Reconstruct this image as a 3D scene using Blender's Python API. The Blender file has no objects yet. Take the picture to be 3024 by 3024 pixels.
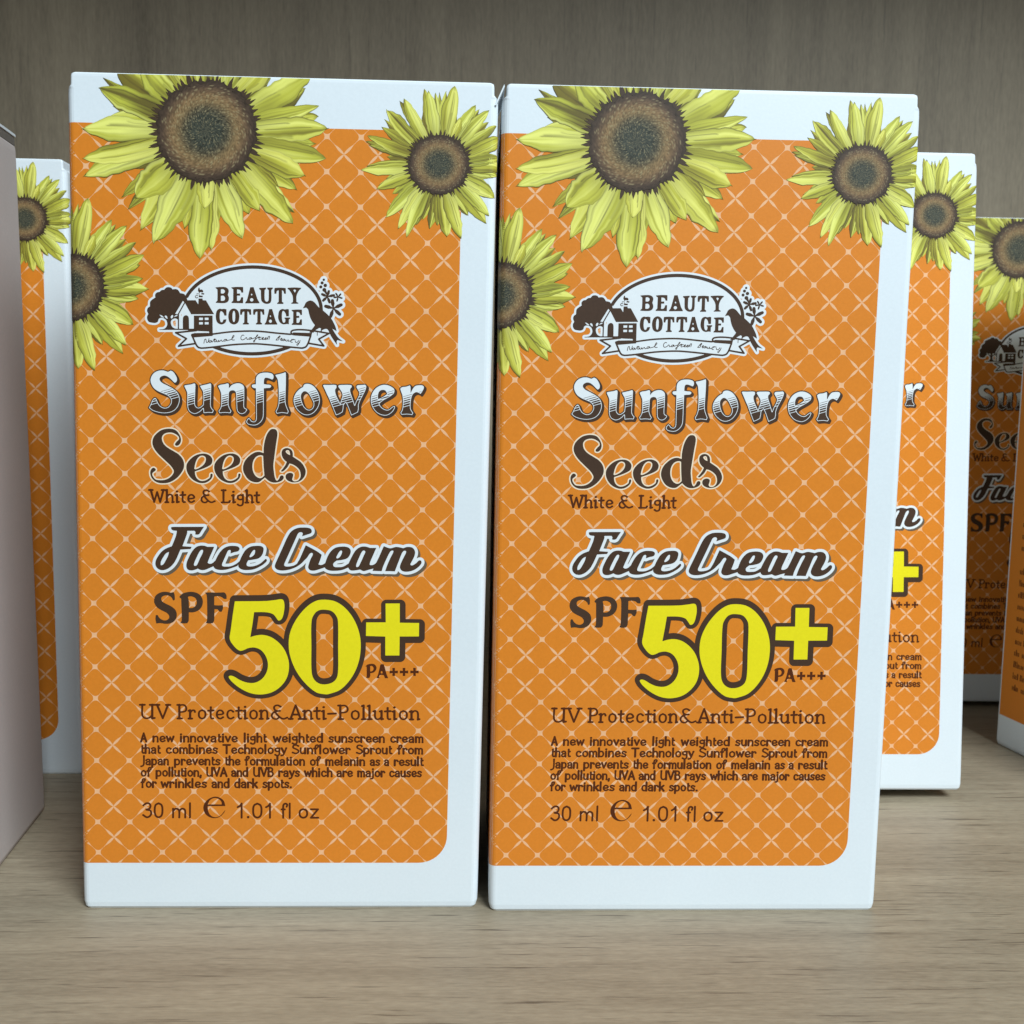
import bpy, bmesh, math, random
import numpy as np
from mathutils import Matrix, Vector
from mathutils.geometry import tessellate_polygon

random.seed(7)
rng = np.random.default_rng(7)
sc = bpy.context.scene
C = sc.collection
mm = 0.001

# ------------------------------------------------------------------ camera
CAM = (50.968, -133.461, 68.216)                 # millimetres
PITCH, YAW, ROLL = -0.1115965, -0.0362053, -0.0159451
FPX = 3100.0                                     # focal length in pixels of the 3024 px photo
cp, sp, cy, sy, cr, sr = (math.cos(PITCH), math.sin(PITCH), math.cos(YAW), math.sin(YAW), math.cos(ROLL), math.sin(ROLL))
RW = (Matrix(((cy, -sy, 0), (sy, cy, 0), (0, 0, 1))) @ Matrix(((1, 0, 0), (0, cp, -sp), (0, sp, cp)))
      @ Matrix(((cr, 0, sr), (0, 1, 0), (-sr, 0, cr))))
cam_d = bpy.data.cameras.new('camera')
cam = bpy.data.objects.new('camera', cam_d)
C.objects.link(cam)
right, fwd, up = RW.col[0], RW.col[1], RW.col[2]
M = Matrix.Identity(4)
for i in range(3):
    M[i][0], M[i][1], M[i][2], M[i][3] = right[i], up[i], -fwd[i], CAM[i] * mm
cam.matrix_world = M
cam_d.sensor_width = 36
cam_d.lens = 36 * FPX / 3024
cam_d.clip_start = 0.005
cam_d.clip_end = 20
cam_d.dof.use_dof = True
cam_d.dof.focus_distance = 0.136
cam_d.dof.aperture_fstop = 85
sc.camera = cam

# ------------------------------------------------------------------ world and lamps
world = bpy.data.worlds.new('World')
sc.world = world
world.use_nodes = True
bg = world.node_tree.nodes['Background']
bg.inputs[0].default_value = (0.95, 0.97, 1.0, 1)
bg.inputs[1].default_value = 0.042


def lamp(name, loc, target, sx, sy_, power, col):
    d = bpy.data.lights.new(name, 'AREA')
    d.shape = 'RECTANGLE'
    d.size, d.size_y, d.energy, d.color = sx, sy_, power, col
    o = bpy.data.objects.new(name, d)
    C.objects.link(o)
    o.location = loc
    o.rotation_euler = (Vector(target) - Vector(loc)).to_track_quat('-Z', 'Y').to_euler()
    return o


lamp('ceiling_lamp', (0.405, -0.60, 0.69), (0.05, 0.02, 0.05), 0.42, 0.34, 14.3, (0.82, 0.94, 1.0))

sc.view_settings.view_transform = 'Standard'
sc.view_settings.look = 'None'
sc.view_settings.exposure = 0.0
sc.view_settings.gamma = 1
sc.view_settings.use_curve_mapping = False
sc.cycles.max_bounces = 6
sc.cycles.use_denoising = True


# ------------------------------------------------------------------ materials
def srgb(r, g, b):
    f = lambda c: (c / 255 / 12.92) if c / 255 <= 0.04045 else ((c / 255 + 0.055) / 1.055) ** 2.4
    return (f(r), f(g), f(b), 1)


def new_mat(name):
    m = bpy.data.materials.new(name)
    m.use_nodes = True
    nt = m.node_tree
    return m, nt, nt.nodes['Principled BSDF']


def nd(nt, kind, **kw):
    n = nt.nodes.new(kind)
    for k, v in kw.items():
        setattr(n, k, v)
    return n


def paper(name, col, rough=0.5, spec=0.35, vary=0.06, bump=0.03):
    """ink or bare card: a flat colour with the faint fleck and tooth of coated board"""
    m, nt, p = new_mat(name)
    tc = nd(nt, 'ShaderNodeTexCoord')
    n = nd(nt, 'ShaderNodeTexNoise')
    n.inputs['Scale'].default_value = 2600
    n.inputs['Detail'].default_value = 4
    nt.links.new(tc.outputs['Object'], n.inputs['Vector'])
    n2 = nd(nt, 'ShaderNodeTexNoise')
    n2.inputs['Scale'].default_value = 60
    n2.inputs['Detail'].default_value = 3
    nt.links.new(tc.outputs['Object'], n2.inputs['Vector'])
    add = nd(nt, 'ShaderNodeMath', operation='ADD')
    nt.links.new(n.outputs['Fac'], add.inputs[0])
    nt.links.new(n2.outputs['Fac'], add.inputs[1])
    mr = nd(nt, 'ShaderNodeMapRange')
    mr.inputs['From Min'].default_value = 0.6
    mr.inputs['From Max'].default_value = 1.4
    mr.inputs['To Min'].default_value = 1 - vary
    mr.inputs['To Max'].default_value = 1 + vary
    nt.links.new(add.outputs[0], mr.inputs['Value'])
    mul = nd(nt, 'ShaderNodeVectorMath', operation='SCALE')
    mul.inputs[0].default_value = col[:3]
    nt.links.new(mr.outputs[0], mul.inputs['Scale'])
    nt.links.new(mul.outputs[0], p.inputs['Base Color'])
    p.inputs['Roughness'].default_value = rough
    p.inputs['Specular IOR Level'].default_value = spec
    b = nd(nt, 'ShaderNodeBump')
    b.inputs['Strength'].default_value = bump
    b.inputs['Distance'].default_value = 0.0002
    nt.links.new(n.outputs['Fac'], b.inputs['Height'])
    nt.links.new(b.outputs[0], p.inputs['Normal'])
    return m


def painted(name):
    """printed picture: colours carried on the mesh's colour attribute"""
    m, nt, p = new_mat(name)
    a = nd(nt, 'ShaderNodeAttribute', attribute_name='Col')
    nt.links.new(a.outputs['Color'], p.inputs['Base Color'])
    p.inputs['Roughness'].default_value = 0.5
    p.inputs['Specular IOR Level'].default_value = 0.3
    return m


def wood(name, axis, light, dark, pore, scale=1.0, rough=0.5, poreamt=1.0):
    """laminate with grain running along one axis"""
    m, nt, p = new_mat(name)
    tc = nd(nt, 'ShaderNodeTexCoord')

    def noise(sc3, detail, rough_=0.55, dist=0.0):
        mp = nd(nt, 'ShaderNodeMapping')
        mp.inputs['Scale'].default_value = sc3
        nt.links.new(tc.outputs['Object'], mp.inputs['Vector'])
        n = nd(nt, 'ShaderNodeTexNoise')
        n.inputs['Scale'].default_value = 1
        n.inputs['Detail'].default_value = detail
        n.inputs['Roughness'].default_value = rough_
        n.inputs['Distortion'].default_value = dist
        nt.links.new(mp.outputs[0], n.inputs['Vector'])
        return n

    def s3(along, across):
        v = [across * scale] * 3
        v[axis] = along * scale
        return v
    broad = noise(s3(10, 95), 6, 0.65, 0.6)
    fine = noise(s3(36, 640), 6, 0.7)
    tiny = noise(s3(500, 2600), 3, 0.6)
    dash = noise(s3(80, 1800), 3, 0.5)
    cr_ = nd(nt, 'ShaderNodeValToRGB')
    cr_.color_ramp.elements[0].position = 0.34
    cr_.color_ramp.elements[0].color = dark
    cr_.color_ramp.elements[1].position = 0.64
    cr_.color_ramp.elements[1].color = light
    mix = nd(nt, 'ShaderNodeMix', data_type='FLOAT')
    mix.inputs['Factor'].default_value = 0.44
    nt.links.new(broad.outputs['Fac'], mix.inputs['A'])
    nt.links.new(fine.outputs['Fac'], mix.inputs['B'])
    mix2 = nd(nt, 'ShaderNodeMix', data_type='FLOAT')
    mix2.inputs['Factor'].default_value = 0.30
    nt.links.new(mix.outputs['Result'], mix2.inputs['A'])
    nt.links.new(tiny.outputs['Fac'], mix2.inputs['B'])
    nt.links.new(mix2.outputs['Result'], cr_.inputs['Fac'])
    pr = nd(nt, 'ShaderNodeMapRange')
    pr.inputs['From Min'].default_value = 0.61
    pr.inputs['From Max'].default_value = 0.70
    pr.inputs['To Max'].default_value = 0.75 * poreamt
    nt.links.new(dash.outputs['Fac'], pr.inputs['Value'])
    mc = nd(nt, 'ShaderNodeMix', data_type='RGBA')
    nt.links.new(pr.outputs[0], mc.inputs['Factor'])
    nt.links.new(cr_.outputs['Color'], mc.inputs['A'])
    mc.inputs['B'].default_value = pore
    nt.links.new(mc.outputs['Result'], p.inputs['Base Color'])
    p.inputs['Roughness'].default_value = rough
    p.inputs['Specular IOR Level'].default_value = 0.35
    b = nd(nt, 'ShaderNodeBump')
    b.inputs['Strength'].default_value = 0.15
    b.inputs['Distance'].default_value = 0.0003
    nt.links.new(fine.outputs['Fac'], b.inputs['Height'])
    nt.links.new(b.outputs[0], p.inputs['Normal'])
    return m


WHITE = paper('white_card', (0.76, 0.81, 0.845), 0.40, 0.45, 0.03, 0.03)
ORANGE = paper('orange_ink', (0.73, 0.226, 0.021), 0.38, 0.4, 0.06)
SALMON = paper('pale_lattice_ink', (0.85, 0.47, 0.25), 0.45, 0.3, 0.10)
BROWN = paper('brown_ink', (0.062, 0.032, 0.018), 0.5, 0.3, 0.1)
RUST = paper('russet_ink', (0.090, 0.021, 0.005), 0.5, 0.25, 0.15)
CREAM = paper('cream_ink', (0.90, 0.74, 0.55), 0.5, 0.3, 0.05)
PRINTW = paper('white_ink', (0.79, 0.82, 0.84), 0.45, 0.35, 0.03)
TAUPE = paper('taupe_ink', (0.14, 0.10, 0.065), 0.5, 0.3, 0.1)
YELLOW = paper('yellow_ink', (0.84, 0.72, 0.012), 0.45, 0.3, 0.05)
RAW = paper('raw_board_edge', (0.16, 0.14, 0.12), 0.8, 0.2, 0.2)
PETAL = painted('sunflower_ink')
SHELF = wood('shelf_laminate', 0, (0.385, 0.318, 0.225, 1), (0.185, 0.145, 0.098, 1), (0.075, 0.052, 0.034, 1))
PANEL = wood('back_laminate', 2, (0.37, 0.30, 0.21, 1), (0.195, 0.156, 0.110, 1), (0.11, 0.09, 0.068, 1), 0.7, 0.55, 0.4)

# ------------------------------------------------------------------ carton dimensions and artwork mapping
W, D, H = 52.0, 35.0, 105.874
RAD = 0.9
QUAD = [(192, 208), (1475, 249), (1405, 2684), (247, 2683)]       # where the label was measured from
LOC = [(0, H), (W, H), (W, 0), (0, 0)]


def homography(src, dst):
    A, b = [], []
    for (x, y), (u, v) in zip(src, dst):
        A += [[x, y, 1, 0, 0, 0, -u * x, -u * y], [0, 0, 0, x, y, 1, -v * x, -v * y]]
        b += [u, v]
    h = np.linalg.solve(np.array(A, float), np.array(b, float))
    return np.append(h, 1).reshape(3, 3)


HM = homography(QUAD, LOC)


def to_mm(p):
    p = np.asarray(p, float)
    q = np.c_[p, np.ones(len(p))] @ HM.T
    return q[:, :2] / q[:, 2:]


def wrap(u, v, lift):
    """flat label (u right, v up, mm) bent round the carton's rounded front edges; lift = height above the board"""
    r, a = RAD, RAD + lift
    if u < r:
        t = (r - u) / r
        if t <= math.pi / 2:
            return (r - a * math.sin(t), r - a * math.cos(t), v)
        return (-lift, r + (t - math.pi / 2) * r, v)
    if u > W - r:
        t = (u - W + r) / r
        if t <= math.pi / 2:
            return (W - r + a * math.sin(t), r - a * math.cos(t), v)
        return (W + lift, r + (t - math.pi / 2) * r, v)
    return (u, -lift, v)


UMIN = RAD - RAD * math.pi / 2          # label coordinate where the left side panel begins


# ------------------------------------------------------------------ contour tools
def parse(s, o=(0, 0), k=1.0, n=6, closed=True):
    """'x,y x,y! ...' -> smooth polyline in photo pixels; ! marks a corner"""
    pts, cor = [], []
    for t in s.split():
        c = t.endswith('!')
        x, y = t.rstrip('!').split(',')
        pts.append((o[0] + float(x) * k, o[1] + float(y) * k))
        cor.append(c)
    return smooth(np.array(pts), cor, n, closed)


def smooth(P, cor, n=6, closed=True):
    m = len(P)
    out = []
    rngi = range(m if closed else m - 1)
    for i in rngi:
        a, b = P[i], P[(i + 1) % m]
        pa = P[i - 1] if (closed or i > 0) else a
        pb = P[(i + 2) % m] if (closed or i + 2 < m) else b
        L = np.linalg.norm(b - a)

        def tan(p, q, s, iscor):
            if iscor:
                return (b - a) * 1.0
            d = q - p
            l = np.linalg.norm(d)
            return d / l * L if l > 0 else d
        ta, tb = tan(pa, b, a, cor[i]), tan(a, pb, b, cor[(i + 1) % m])
        for j in range(n):
            t = j / n
            h00, h10, h01, h11 = 2*t**3-3*t**2+1, t**3-2*t**2+t, -2*t**3+3*t**2, t**3-t**2
            out.append(h00 * a + h10 * ta + h01 * b + h11 * tb)
    if not closed:
        out.append(P[-1])
    return np.array(out)


class Field:
    """signed distance on a pixel grid; negative inside"""
    def __init__(self, x0, y0, x1, y1, step=1.0):
        self.x0, self.y0, self.s = x0, y0, step
        self.nx, self.ny = int((x1 - x0) / step) + 1, int((y1 - y0) / step) + 1
        self.f = np.full((self.ny, self.nx), 40.0)

    def like(self, arr):
        g = Field.__new__(Field)
        g.x0, g.y0, g.s, g.nx, g.ny, g.f = self.x0, self.y0, self.s, self.nx, self.ny, arr
        return g

    def window(self, lo, hi, pad):
        i0 = max(0, int((lo[0] - pad - self.x0) / self.s)); i1 = min(self.nx, int((hi[0] + pad - self.x0) / self.s) + 2)
        j0 = max(0, int((lo[1] - pad - self.y0) / self.s)); j1 = min(self.ny, int((hi[1] + pad - self.y0) / self.s) + 2)
        X, Y = np.meshgrid(self.x0 + np.arange(i0, i1) * self.s, self.y0 + np.arange(j0, j1) * self.s)
        return slice(j0, j1), slice(i0, i1), X, Y

    def shape(self, contours, pad=24, cut=False):
        allp = np.concatenate(contours)
        sj, si, X, Y = self.window(allp.min(0), allp.max(0), pad)
        d2 = np.full(X.shape, 1e9)
        ins = np.zeros(X.shape, bool)
        for c in contours:
            for a, b in zip(c, np.roll(c, -1, 0)):
                ab = b - a
                l2 = ab @ ab
                if l2 < 1e-12:
                    continue
                t = np.clip(((X - a[0]) * ab[0] + (Y - a[1]) * ab[1]) / l2, 0, 1)
                d2 = np.minimum(d2, (X - a[0] - t * ab[0]) ** 2 + (Y - a[1] - t * ab[1]) ** 2)
                if a[1] != b[1]:
                    cond = ((a[1] > Y) != (b[1] > Y)) & (X < (b[0] - a[0]) * (Y - a[1]) / (b[1] - a[1]) + a[0])
                    ins ^= cond
        d = np.sqrt(d2)
        d[ins] *= -1
        if cut:
            self.f[sj, si] = np.maximum(self.f[sj, si], -d)
        else:
            self.f[sj, si] = np.minimum(self.f[sj, si], d)

    def stroke(self, pts, rad, kx=1.0, ky=1.0, pad=24, cut=False):
        """round-nibbed stroke, radius per point; kx, ky squash the nib"""
        pts = np.asarray(pts, float)
        rad = np.broadcast_to(np.asarray(rad, float), (len(pts),))
        sj, si, X, Y = self.window(pts.min(0), pts.max(0), pad)
        d = np.full(X.shape, 40.0)
        if len(pts) == 1:
            d = np.hypot((X - pts[0, 0]) / kx, (Y - pts[0, 1]) / ky) - rad[0]
        for i in range(len(pts) - 1):
            a, b = pts[i], pts[i + 1]
            ax, ay, bx, by = a[0] / kx, a[1] / ky, b[0] / kx, b[1] / ky
            l2 = (bx - ax) ** 2 + (by - ay) ** 2
            if l2 < 1e-12:
                continue
            t = np.clip(((X / kx - ax) * (bx - ax) + (Y / ky - ay) * (by - ay)) / l2, 0, 1)
            d = np.minimum(d, np.hypot(X / kx - ax - t * (bx - ax), Y / ky - ay - t * (by - ay)) - (rad[i] + t * (rad[i + 1] - rad[i])))
        if cut:
            self.f[sj, si] = np.maximum(self.f[sj, si], -d)
        else:
            self.f[sj, si] = np.minimum(self.f[sj, si], d)

    def grow(self, r, dx=0.0, dy=0.0):
        f = self.f
        kx, ky = int(round(dx / self.s)), int(round(dy / self.s))
        if kx or ky:
            g = np.full_like(f, 40.0)
            ny, nx = f.shape
            g[max(0, ky):ny + min(0, ky), max(0, kx):nx + min(0, kx)] = f[max(0, -ky):ny - max(0, ky), max(0, -kx):nx - max(0, kx)]
            f = g
        return self.like(f - r)

    def __or__(self, o): return self.like(np.minimum(self.f, o.f))
    def __and__(self, o): return self.like(np.maximum(self.f, o.f))
    def minus(self, o): return self.like(np.maximum(self.f, -o.f))

    def contours(self, tol=0.13):
        f = self.f.copy()
        f[0, :] = f[-1, :] = f[:, 0] = f[:, -1] = 5.0
        f[np.abs(f) < 1e-6] = 1e-6
        ins = f < 0
        a, b, c, d = ins[:-1, :-1], ins[:-1, 1:], ins[1:, 1:], ins[1:, :-1]
        code = a * 1 + b * 2 + c * 4 + d * 8
        jj, ii = np.nonzero((code > 0) & (code < 15))
        # edges of a cell: 0 top (a-b), 1 right (b-c), 2 bottom (d-c), 3 left (a-d); inside kept on the left
        T = {1: [(3, 0)], 2: [(0, 1)], 3: [(3, 1)], 4: [(1, 2)], 5: [(3, 0), (1, 2)], 6: [(0, 2)], 7: [(3, 2)], 8: [(2, 3)],
             9: [(2, 0)], 10: [(0, 1), (2, 3)], 11: [(2, 1)], 12: [(1, 3)], 13: [(1, 0)], 14: [(0, 3)]}
        nxt = {}

        def key(e, i, j):
            if e == 0: return (i, j, 0)
            if e == 2: return (i, j + 1, 0)
            if e == 3: return (i, j, 1)
            return (i + 1, j, 1)
        for j, i in zip(jj.tolist(), ii.tolist()):
            for s, t in T[int(code[j, i])]:
                nxt[key(s, i, j)] = key(t, i, j)

        def pos(k):
            i, j, o = k
            if o == 0:
                p, q = f[j, i], f[j, i + 1]
                return (self.x0 + (i + p / (p - q)) * self.s, self.y0 + j * self.s)
            p, q = f[j, i], f[j + 1, i]
            return (self.x0 + i * self.s, self.y0 + (j + p / (p - q)) * self.s)
        out = []
        while nxt:
            st, k = nxt.popitem()
            loop = [st]
            while k != st:
                loop.append(k)
                k = nxt.pop(k, None)
                if k is None:
                    break
            if k is None or len(loop) < 4:
                continue
            P = simplify(np.array([pos(q) for q in loop]), tol * self.s if self.s < 1 else tol)
            if len(P) >= 3:
                out.append(P)
        return out


def simplify(P, tol):
    n = len(P)
    k = int(np.argmax(((P - P[0]) ** 2).sum(1)))
    keep = np.zeros(n + 1, bool)
    Q = np.vstack([P, P[:1]])
    keep[[0, k, n]] = True
    st = [(0, k), (k, n)]
    while st:
        a, b = st.pop()
        if b - a < 2:
            continue
        ab = Q[b] - Q[a]
        l = np.hypot(*ab)
        seg = Q[a + 1:b] - Q[a]
        d = np.abs(seg[:, 0] * ab[1] - seg[:, 1] * ab[0]) / l if l > 1e-9 else np.hypot(seg[:, 0], seg[:, 1])
        m = int(np.argmax(d))
        if d[m] > tol:
            m += a + 1
            keep[m] = True
            st += [(a, m), (m, b)]
    return Q[:-1][keep[:-1]]


def area(P):
    x, y = P[:, 0], P[:, 1]
    return 0.5 * np.sum(x * np.roll(y, -1) - y * np.roll(x, -1))


def inside(pt, P):
    x, y = pt
    a, b = P, np.roll(P, -1, 0)
    c = ((a[:, 1] > y) != (b[:, 1] > y))
    with np.errstate(divide='ignore', invalid='ignore'):
        xi = (b[:, 0] - a[:, 0]) * (y - a[:, 1]) / (b[:, 1] - a[:, 1]) + a[:, 0]
    return bool(np.sum(c & (x < xi)) % 2)


class Print:
    """gathers flat inked shapes and links them as one mesh lying on the carton's front"""
    def __init__(self):
        self.v, self.f, self.mi, self.mats = [], [], [], []

    def slot(self, mat):
        if mat not in self.mats:
            self.mats.append(mat)
        return self.mats.index(mat)

    def polys_mm(self, polys, mat, lift):
        """polys: list of [outer, hole, hole...] in label mm"""
        s = self.slot(mat)
        for grp in polys:
            flat = [tuple(p) for c in grp for p in c]
            if len(grp) == 1 and len(flat) <= 4:
                tris = [tuple(range(len(flat)))]
            else:
                tris = tessellate_polygon([[Vector((p[0], p[1], 0)) for p in c] for c in grp])
            b = len(self.v)
            self.v += [tuple(x * mm for x in wrap(p[0], p[1], lift)) for p in flat]
            for t in tris:
                q = [flat[i] for i in t]
                ar = sum(q[i][0] * q[(i + 1) % len(q)][1] - q[i][1] * q[(i + 1) % len(q)][0] for i in range(len(q)))
                t = t if ar > 0 else tuple(reversed(t))
                self.f.append(tuple(b + i for i in t))
                self.mi.append(s)

    def field(self, fld, mat, lift):
        cs = fld.contours()
        if not cs:
            return
        big = [c for c in cs if area(c) * SIGN > 0.6]
        holes = [c for c in cs if area(c) * SIGN < -0.6]
        grp = [[c] for c in big]
        order = sorted(range(len(big)), key=lambda i: abs(area(big[i])))
        for h in holes:
            for i in order:
                if inside(h[0], big[i]):
                    grp[i].append(h)
                    break
        self.polys_mm([[to_mm(c) for c in g] for g in grp], mat, lift)

    def mesh(self, name):
        me = bpy.data.meshes.new(name)
        me.from_pydata(self.v, [], self.f)
        for m in self.mats:
            me.materials.append(m)
        me.polygons.foreach_set('material_index', self.mi)
        me.update()
        return me


# orientation of an outer contour as traced by Field.contours
_t = Field(0, 0, 20, 20)
_t.stroke([(10, 10)], 5)
SIGN = 1 if area(_t.contours()[0]) > 0 else -1

PROTO = []            # (part name, mesh, label or None, [(sub-part name, mesh)])

# ------------------------------------------------------------------ orange panel and its trellis
PX0, PXR, PZ0, PZ1, CR = UMIN, 47.75, 6.32, 100.0, 3.7


def panel_outline(n=12):
    p = [(PX0, PZ0), (PXR - CR, PZ0)]
    p += [(PXR - CR + CR * math.sin(t), PZ0 + CR - CR * math.cos(t)) for t in np.linspace(0, math.pi / 2, n)[1:]]
    p += [(PXR, PZ1), (PX0, PZ1)]
    return p


def clip_convex(poly, conv):
    """Sutherland-Hodgman, conv counter-clockwise"""
    out = list(poly)
    m = len(conv)
    for i in range(m):
        (ax, ay), (bx, by) = conv[i], conv[(i + 1) % m]
        inp, out = out, []
        if not inp:
            return []
        side = lambda p: (bx - ax) * (p[1] - ay) - (by - ay) * (p[0] - ax)
        for j in range(len(inp)):
            p, q = inp[j - 1], inp[j]
            sp_, sq = side(p), side(q)
            if (sp_ >= 0) != (sq >= 0):
                t = sp_ / (sp_ - sq)
                out.append((p[0] + t * (q[0] - p[0]), p[1] + t * (q[1] - p[1])))
            if sq >= 0:
                out.append(q)
    return out


OUT = panel_outline()
pr = Print()
# strips across the rounded edge, then the flat sheet
us = list(np.linspace(UMIN, RAD, 7))
for a, b in zip(us[:-1], us[1:]):
    pr.polys_mm([[[(a, PZ0), (b, PZ0), (b, PZ1), (a, PZ1)]]], ORANGE, 0.006)
flat = [(RAD, PZ0)] + [p for p in OUT if p[0] > RAD] + [(RAD, PZ1)]
pr.polys_mm([[flat]], ORANGE, 0.006)
# left side panel: the orange runs on to the back edge
s = pr.slot(ORANGE)
b0 = len(pr.v)
pr.v += [(-0.006 * mm, y * mm, z * mm) for y, z in ((D - RAD, PZ0), (RAD, PZ0), (RAD, PZ1), (D - RAD, PZ1))]
pr.f.append((b0, b0 + 1, b0 + 2, b0 + 3)); pr.mi.append(s)
panel_me = pr.mesh('orange_panel')

PITCH_MM = 4.149
LX, LZ = 2.21, 7.78
lat = Print()
conv = OUT
prof = [(0.03, 0.04), (0.15, 0.09), (0.4, 0.145), (0.75, 0.165), (1.1, 0.13), (1.4, 0.07), (1.62, 0.03), (2.1, 0.015)]
for i in range(-1, 13):
    for j in range(-1, 24):
        bx, bz = LX + i * PITCH_MM, LZ + j * PITCH_MM
        star = []
        for k in range(4):
            a = math.pi / 4 + k * math.pi / 2
            star.append((bx + 0.86 * math.cos(a - 0.03), bz + 0.86 * math.sin(a - 0.03)))
            star.append((bx + 0.86 * math.cos(a + 0.03), bz + 0.86 * math.sin(a + 0.03)))
            for da, rr in ((0.06, 0.55), (0.22, 0.39), (math.pi / 4, 0.295), (math.pi / 2 - 0.22, 0.39), (math.pi / 2 - 0.06, 0.55)):
                star.append((bx + rr * math.cos(a + da), bz + rr * math.sin(a + da)))
        q = clip_convex(star, conv)
        if len(q) >= 3:
            lat.polys_mm([[q]], SALMON, 0.010)
        cx, cz = bx + PITCH_MM / 2, bz + PITCH_MM / 2
        for k in range(4):
            a = math.pi / 4 + k * math.pi / 2
            ca, sa = math.cos(a), math.sin(a)
            L = [(cx + t * ca - w * sa, cz + t * sa + w * ca) for t, w in prof]
            R = [(cx + t * ca + w * sa, cz + t * sa - w * ca) for t, w in prof]
            q = clip_convex(R + L[::-1], conv)
            if len(q) >= 3:
                lat.polys_mm([[q]], SALMON, 0.010)
PROTO.append(('orange_panel', panel_me, None, [('trellis_print', lat.mesh('trellis_print'))]))


# ------------------------------------------------------------------ sunflowers
def noise1(x, seed):
    r = np.random.default_rng(seed).random(64)
    i = np.floor(x).astype(int)
    t = x - i
    t = t * t * (3 - 2 * t)
    return r[i % 64] * (1 - t) + r[(i + 1) % 64] * t


LITE = np.array(srgb(240, 240, 128)[:3]); MIDC = np.array(srgb(194, 194, 72)[:3])
OLIV = np.array(srgb(104, 94, 42)[:3]); DARK = np.array(srgb(62, 48, 34)[:3]); YEL = np.array(srgb(220, 194, 56)[:3])


def clip_mesh(v2, cols, faces, lo, hi):
    """clip a coloured triangle/quad soup to lo<=u<=hi box (u0,v0)-(u1,v1)"""
    vo, co, fo = [], [], []
    for f in faces:
        P = [(v2[i][0], v2[i][1], *cols[i]) for i in f]
        for ax, lim, sg in ((0, lo[0], 1), (0, hi[0], -1), (1, lo[1], 1), (1, hi[1], -1)):
            if not P:
                break
            Q = []
            for k in range(len(P)):
                p, q = P[k - 1], P[k]
                dp, dq = sg * (p[ax] - lim), sg * (q[ax] - lim)
                if (dp >= 0) != (dq >= 0):
                    t = dp / (dp - dq)
                    Q.append(tuple(p[n] + t * (q[n] - p[n]) for n in range(5)))
                if dq >= 0:
                    Q.append(q)
            P = Q
        if len(P) >= 3:
            b = len(vo)
            vo += [p[:2] for p in P]
            co += [p[2:] for p in P]
            fo.append(tuple(range(b, b + len(P))))
    return vo, co, fo


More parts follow.
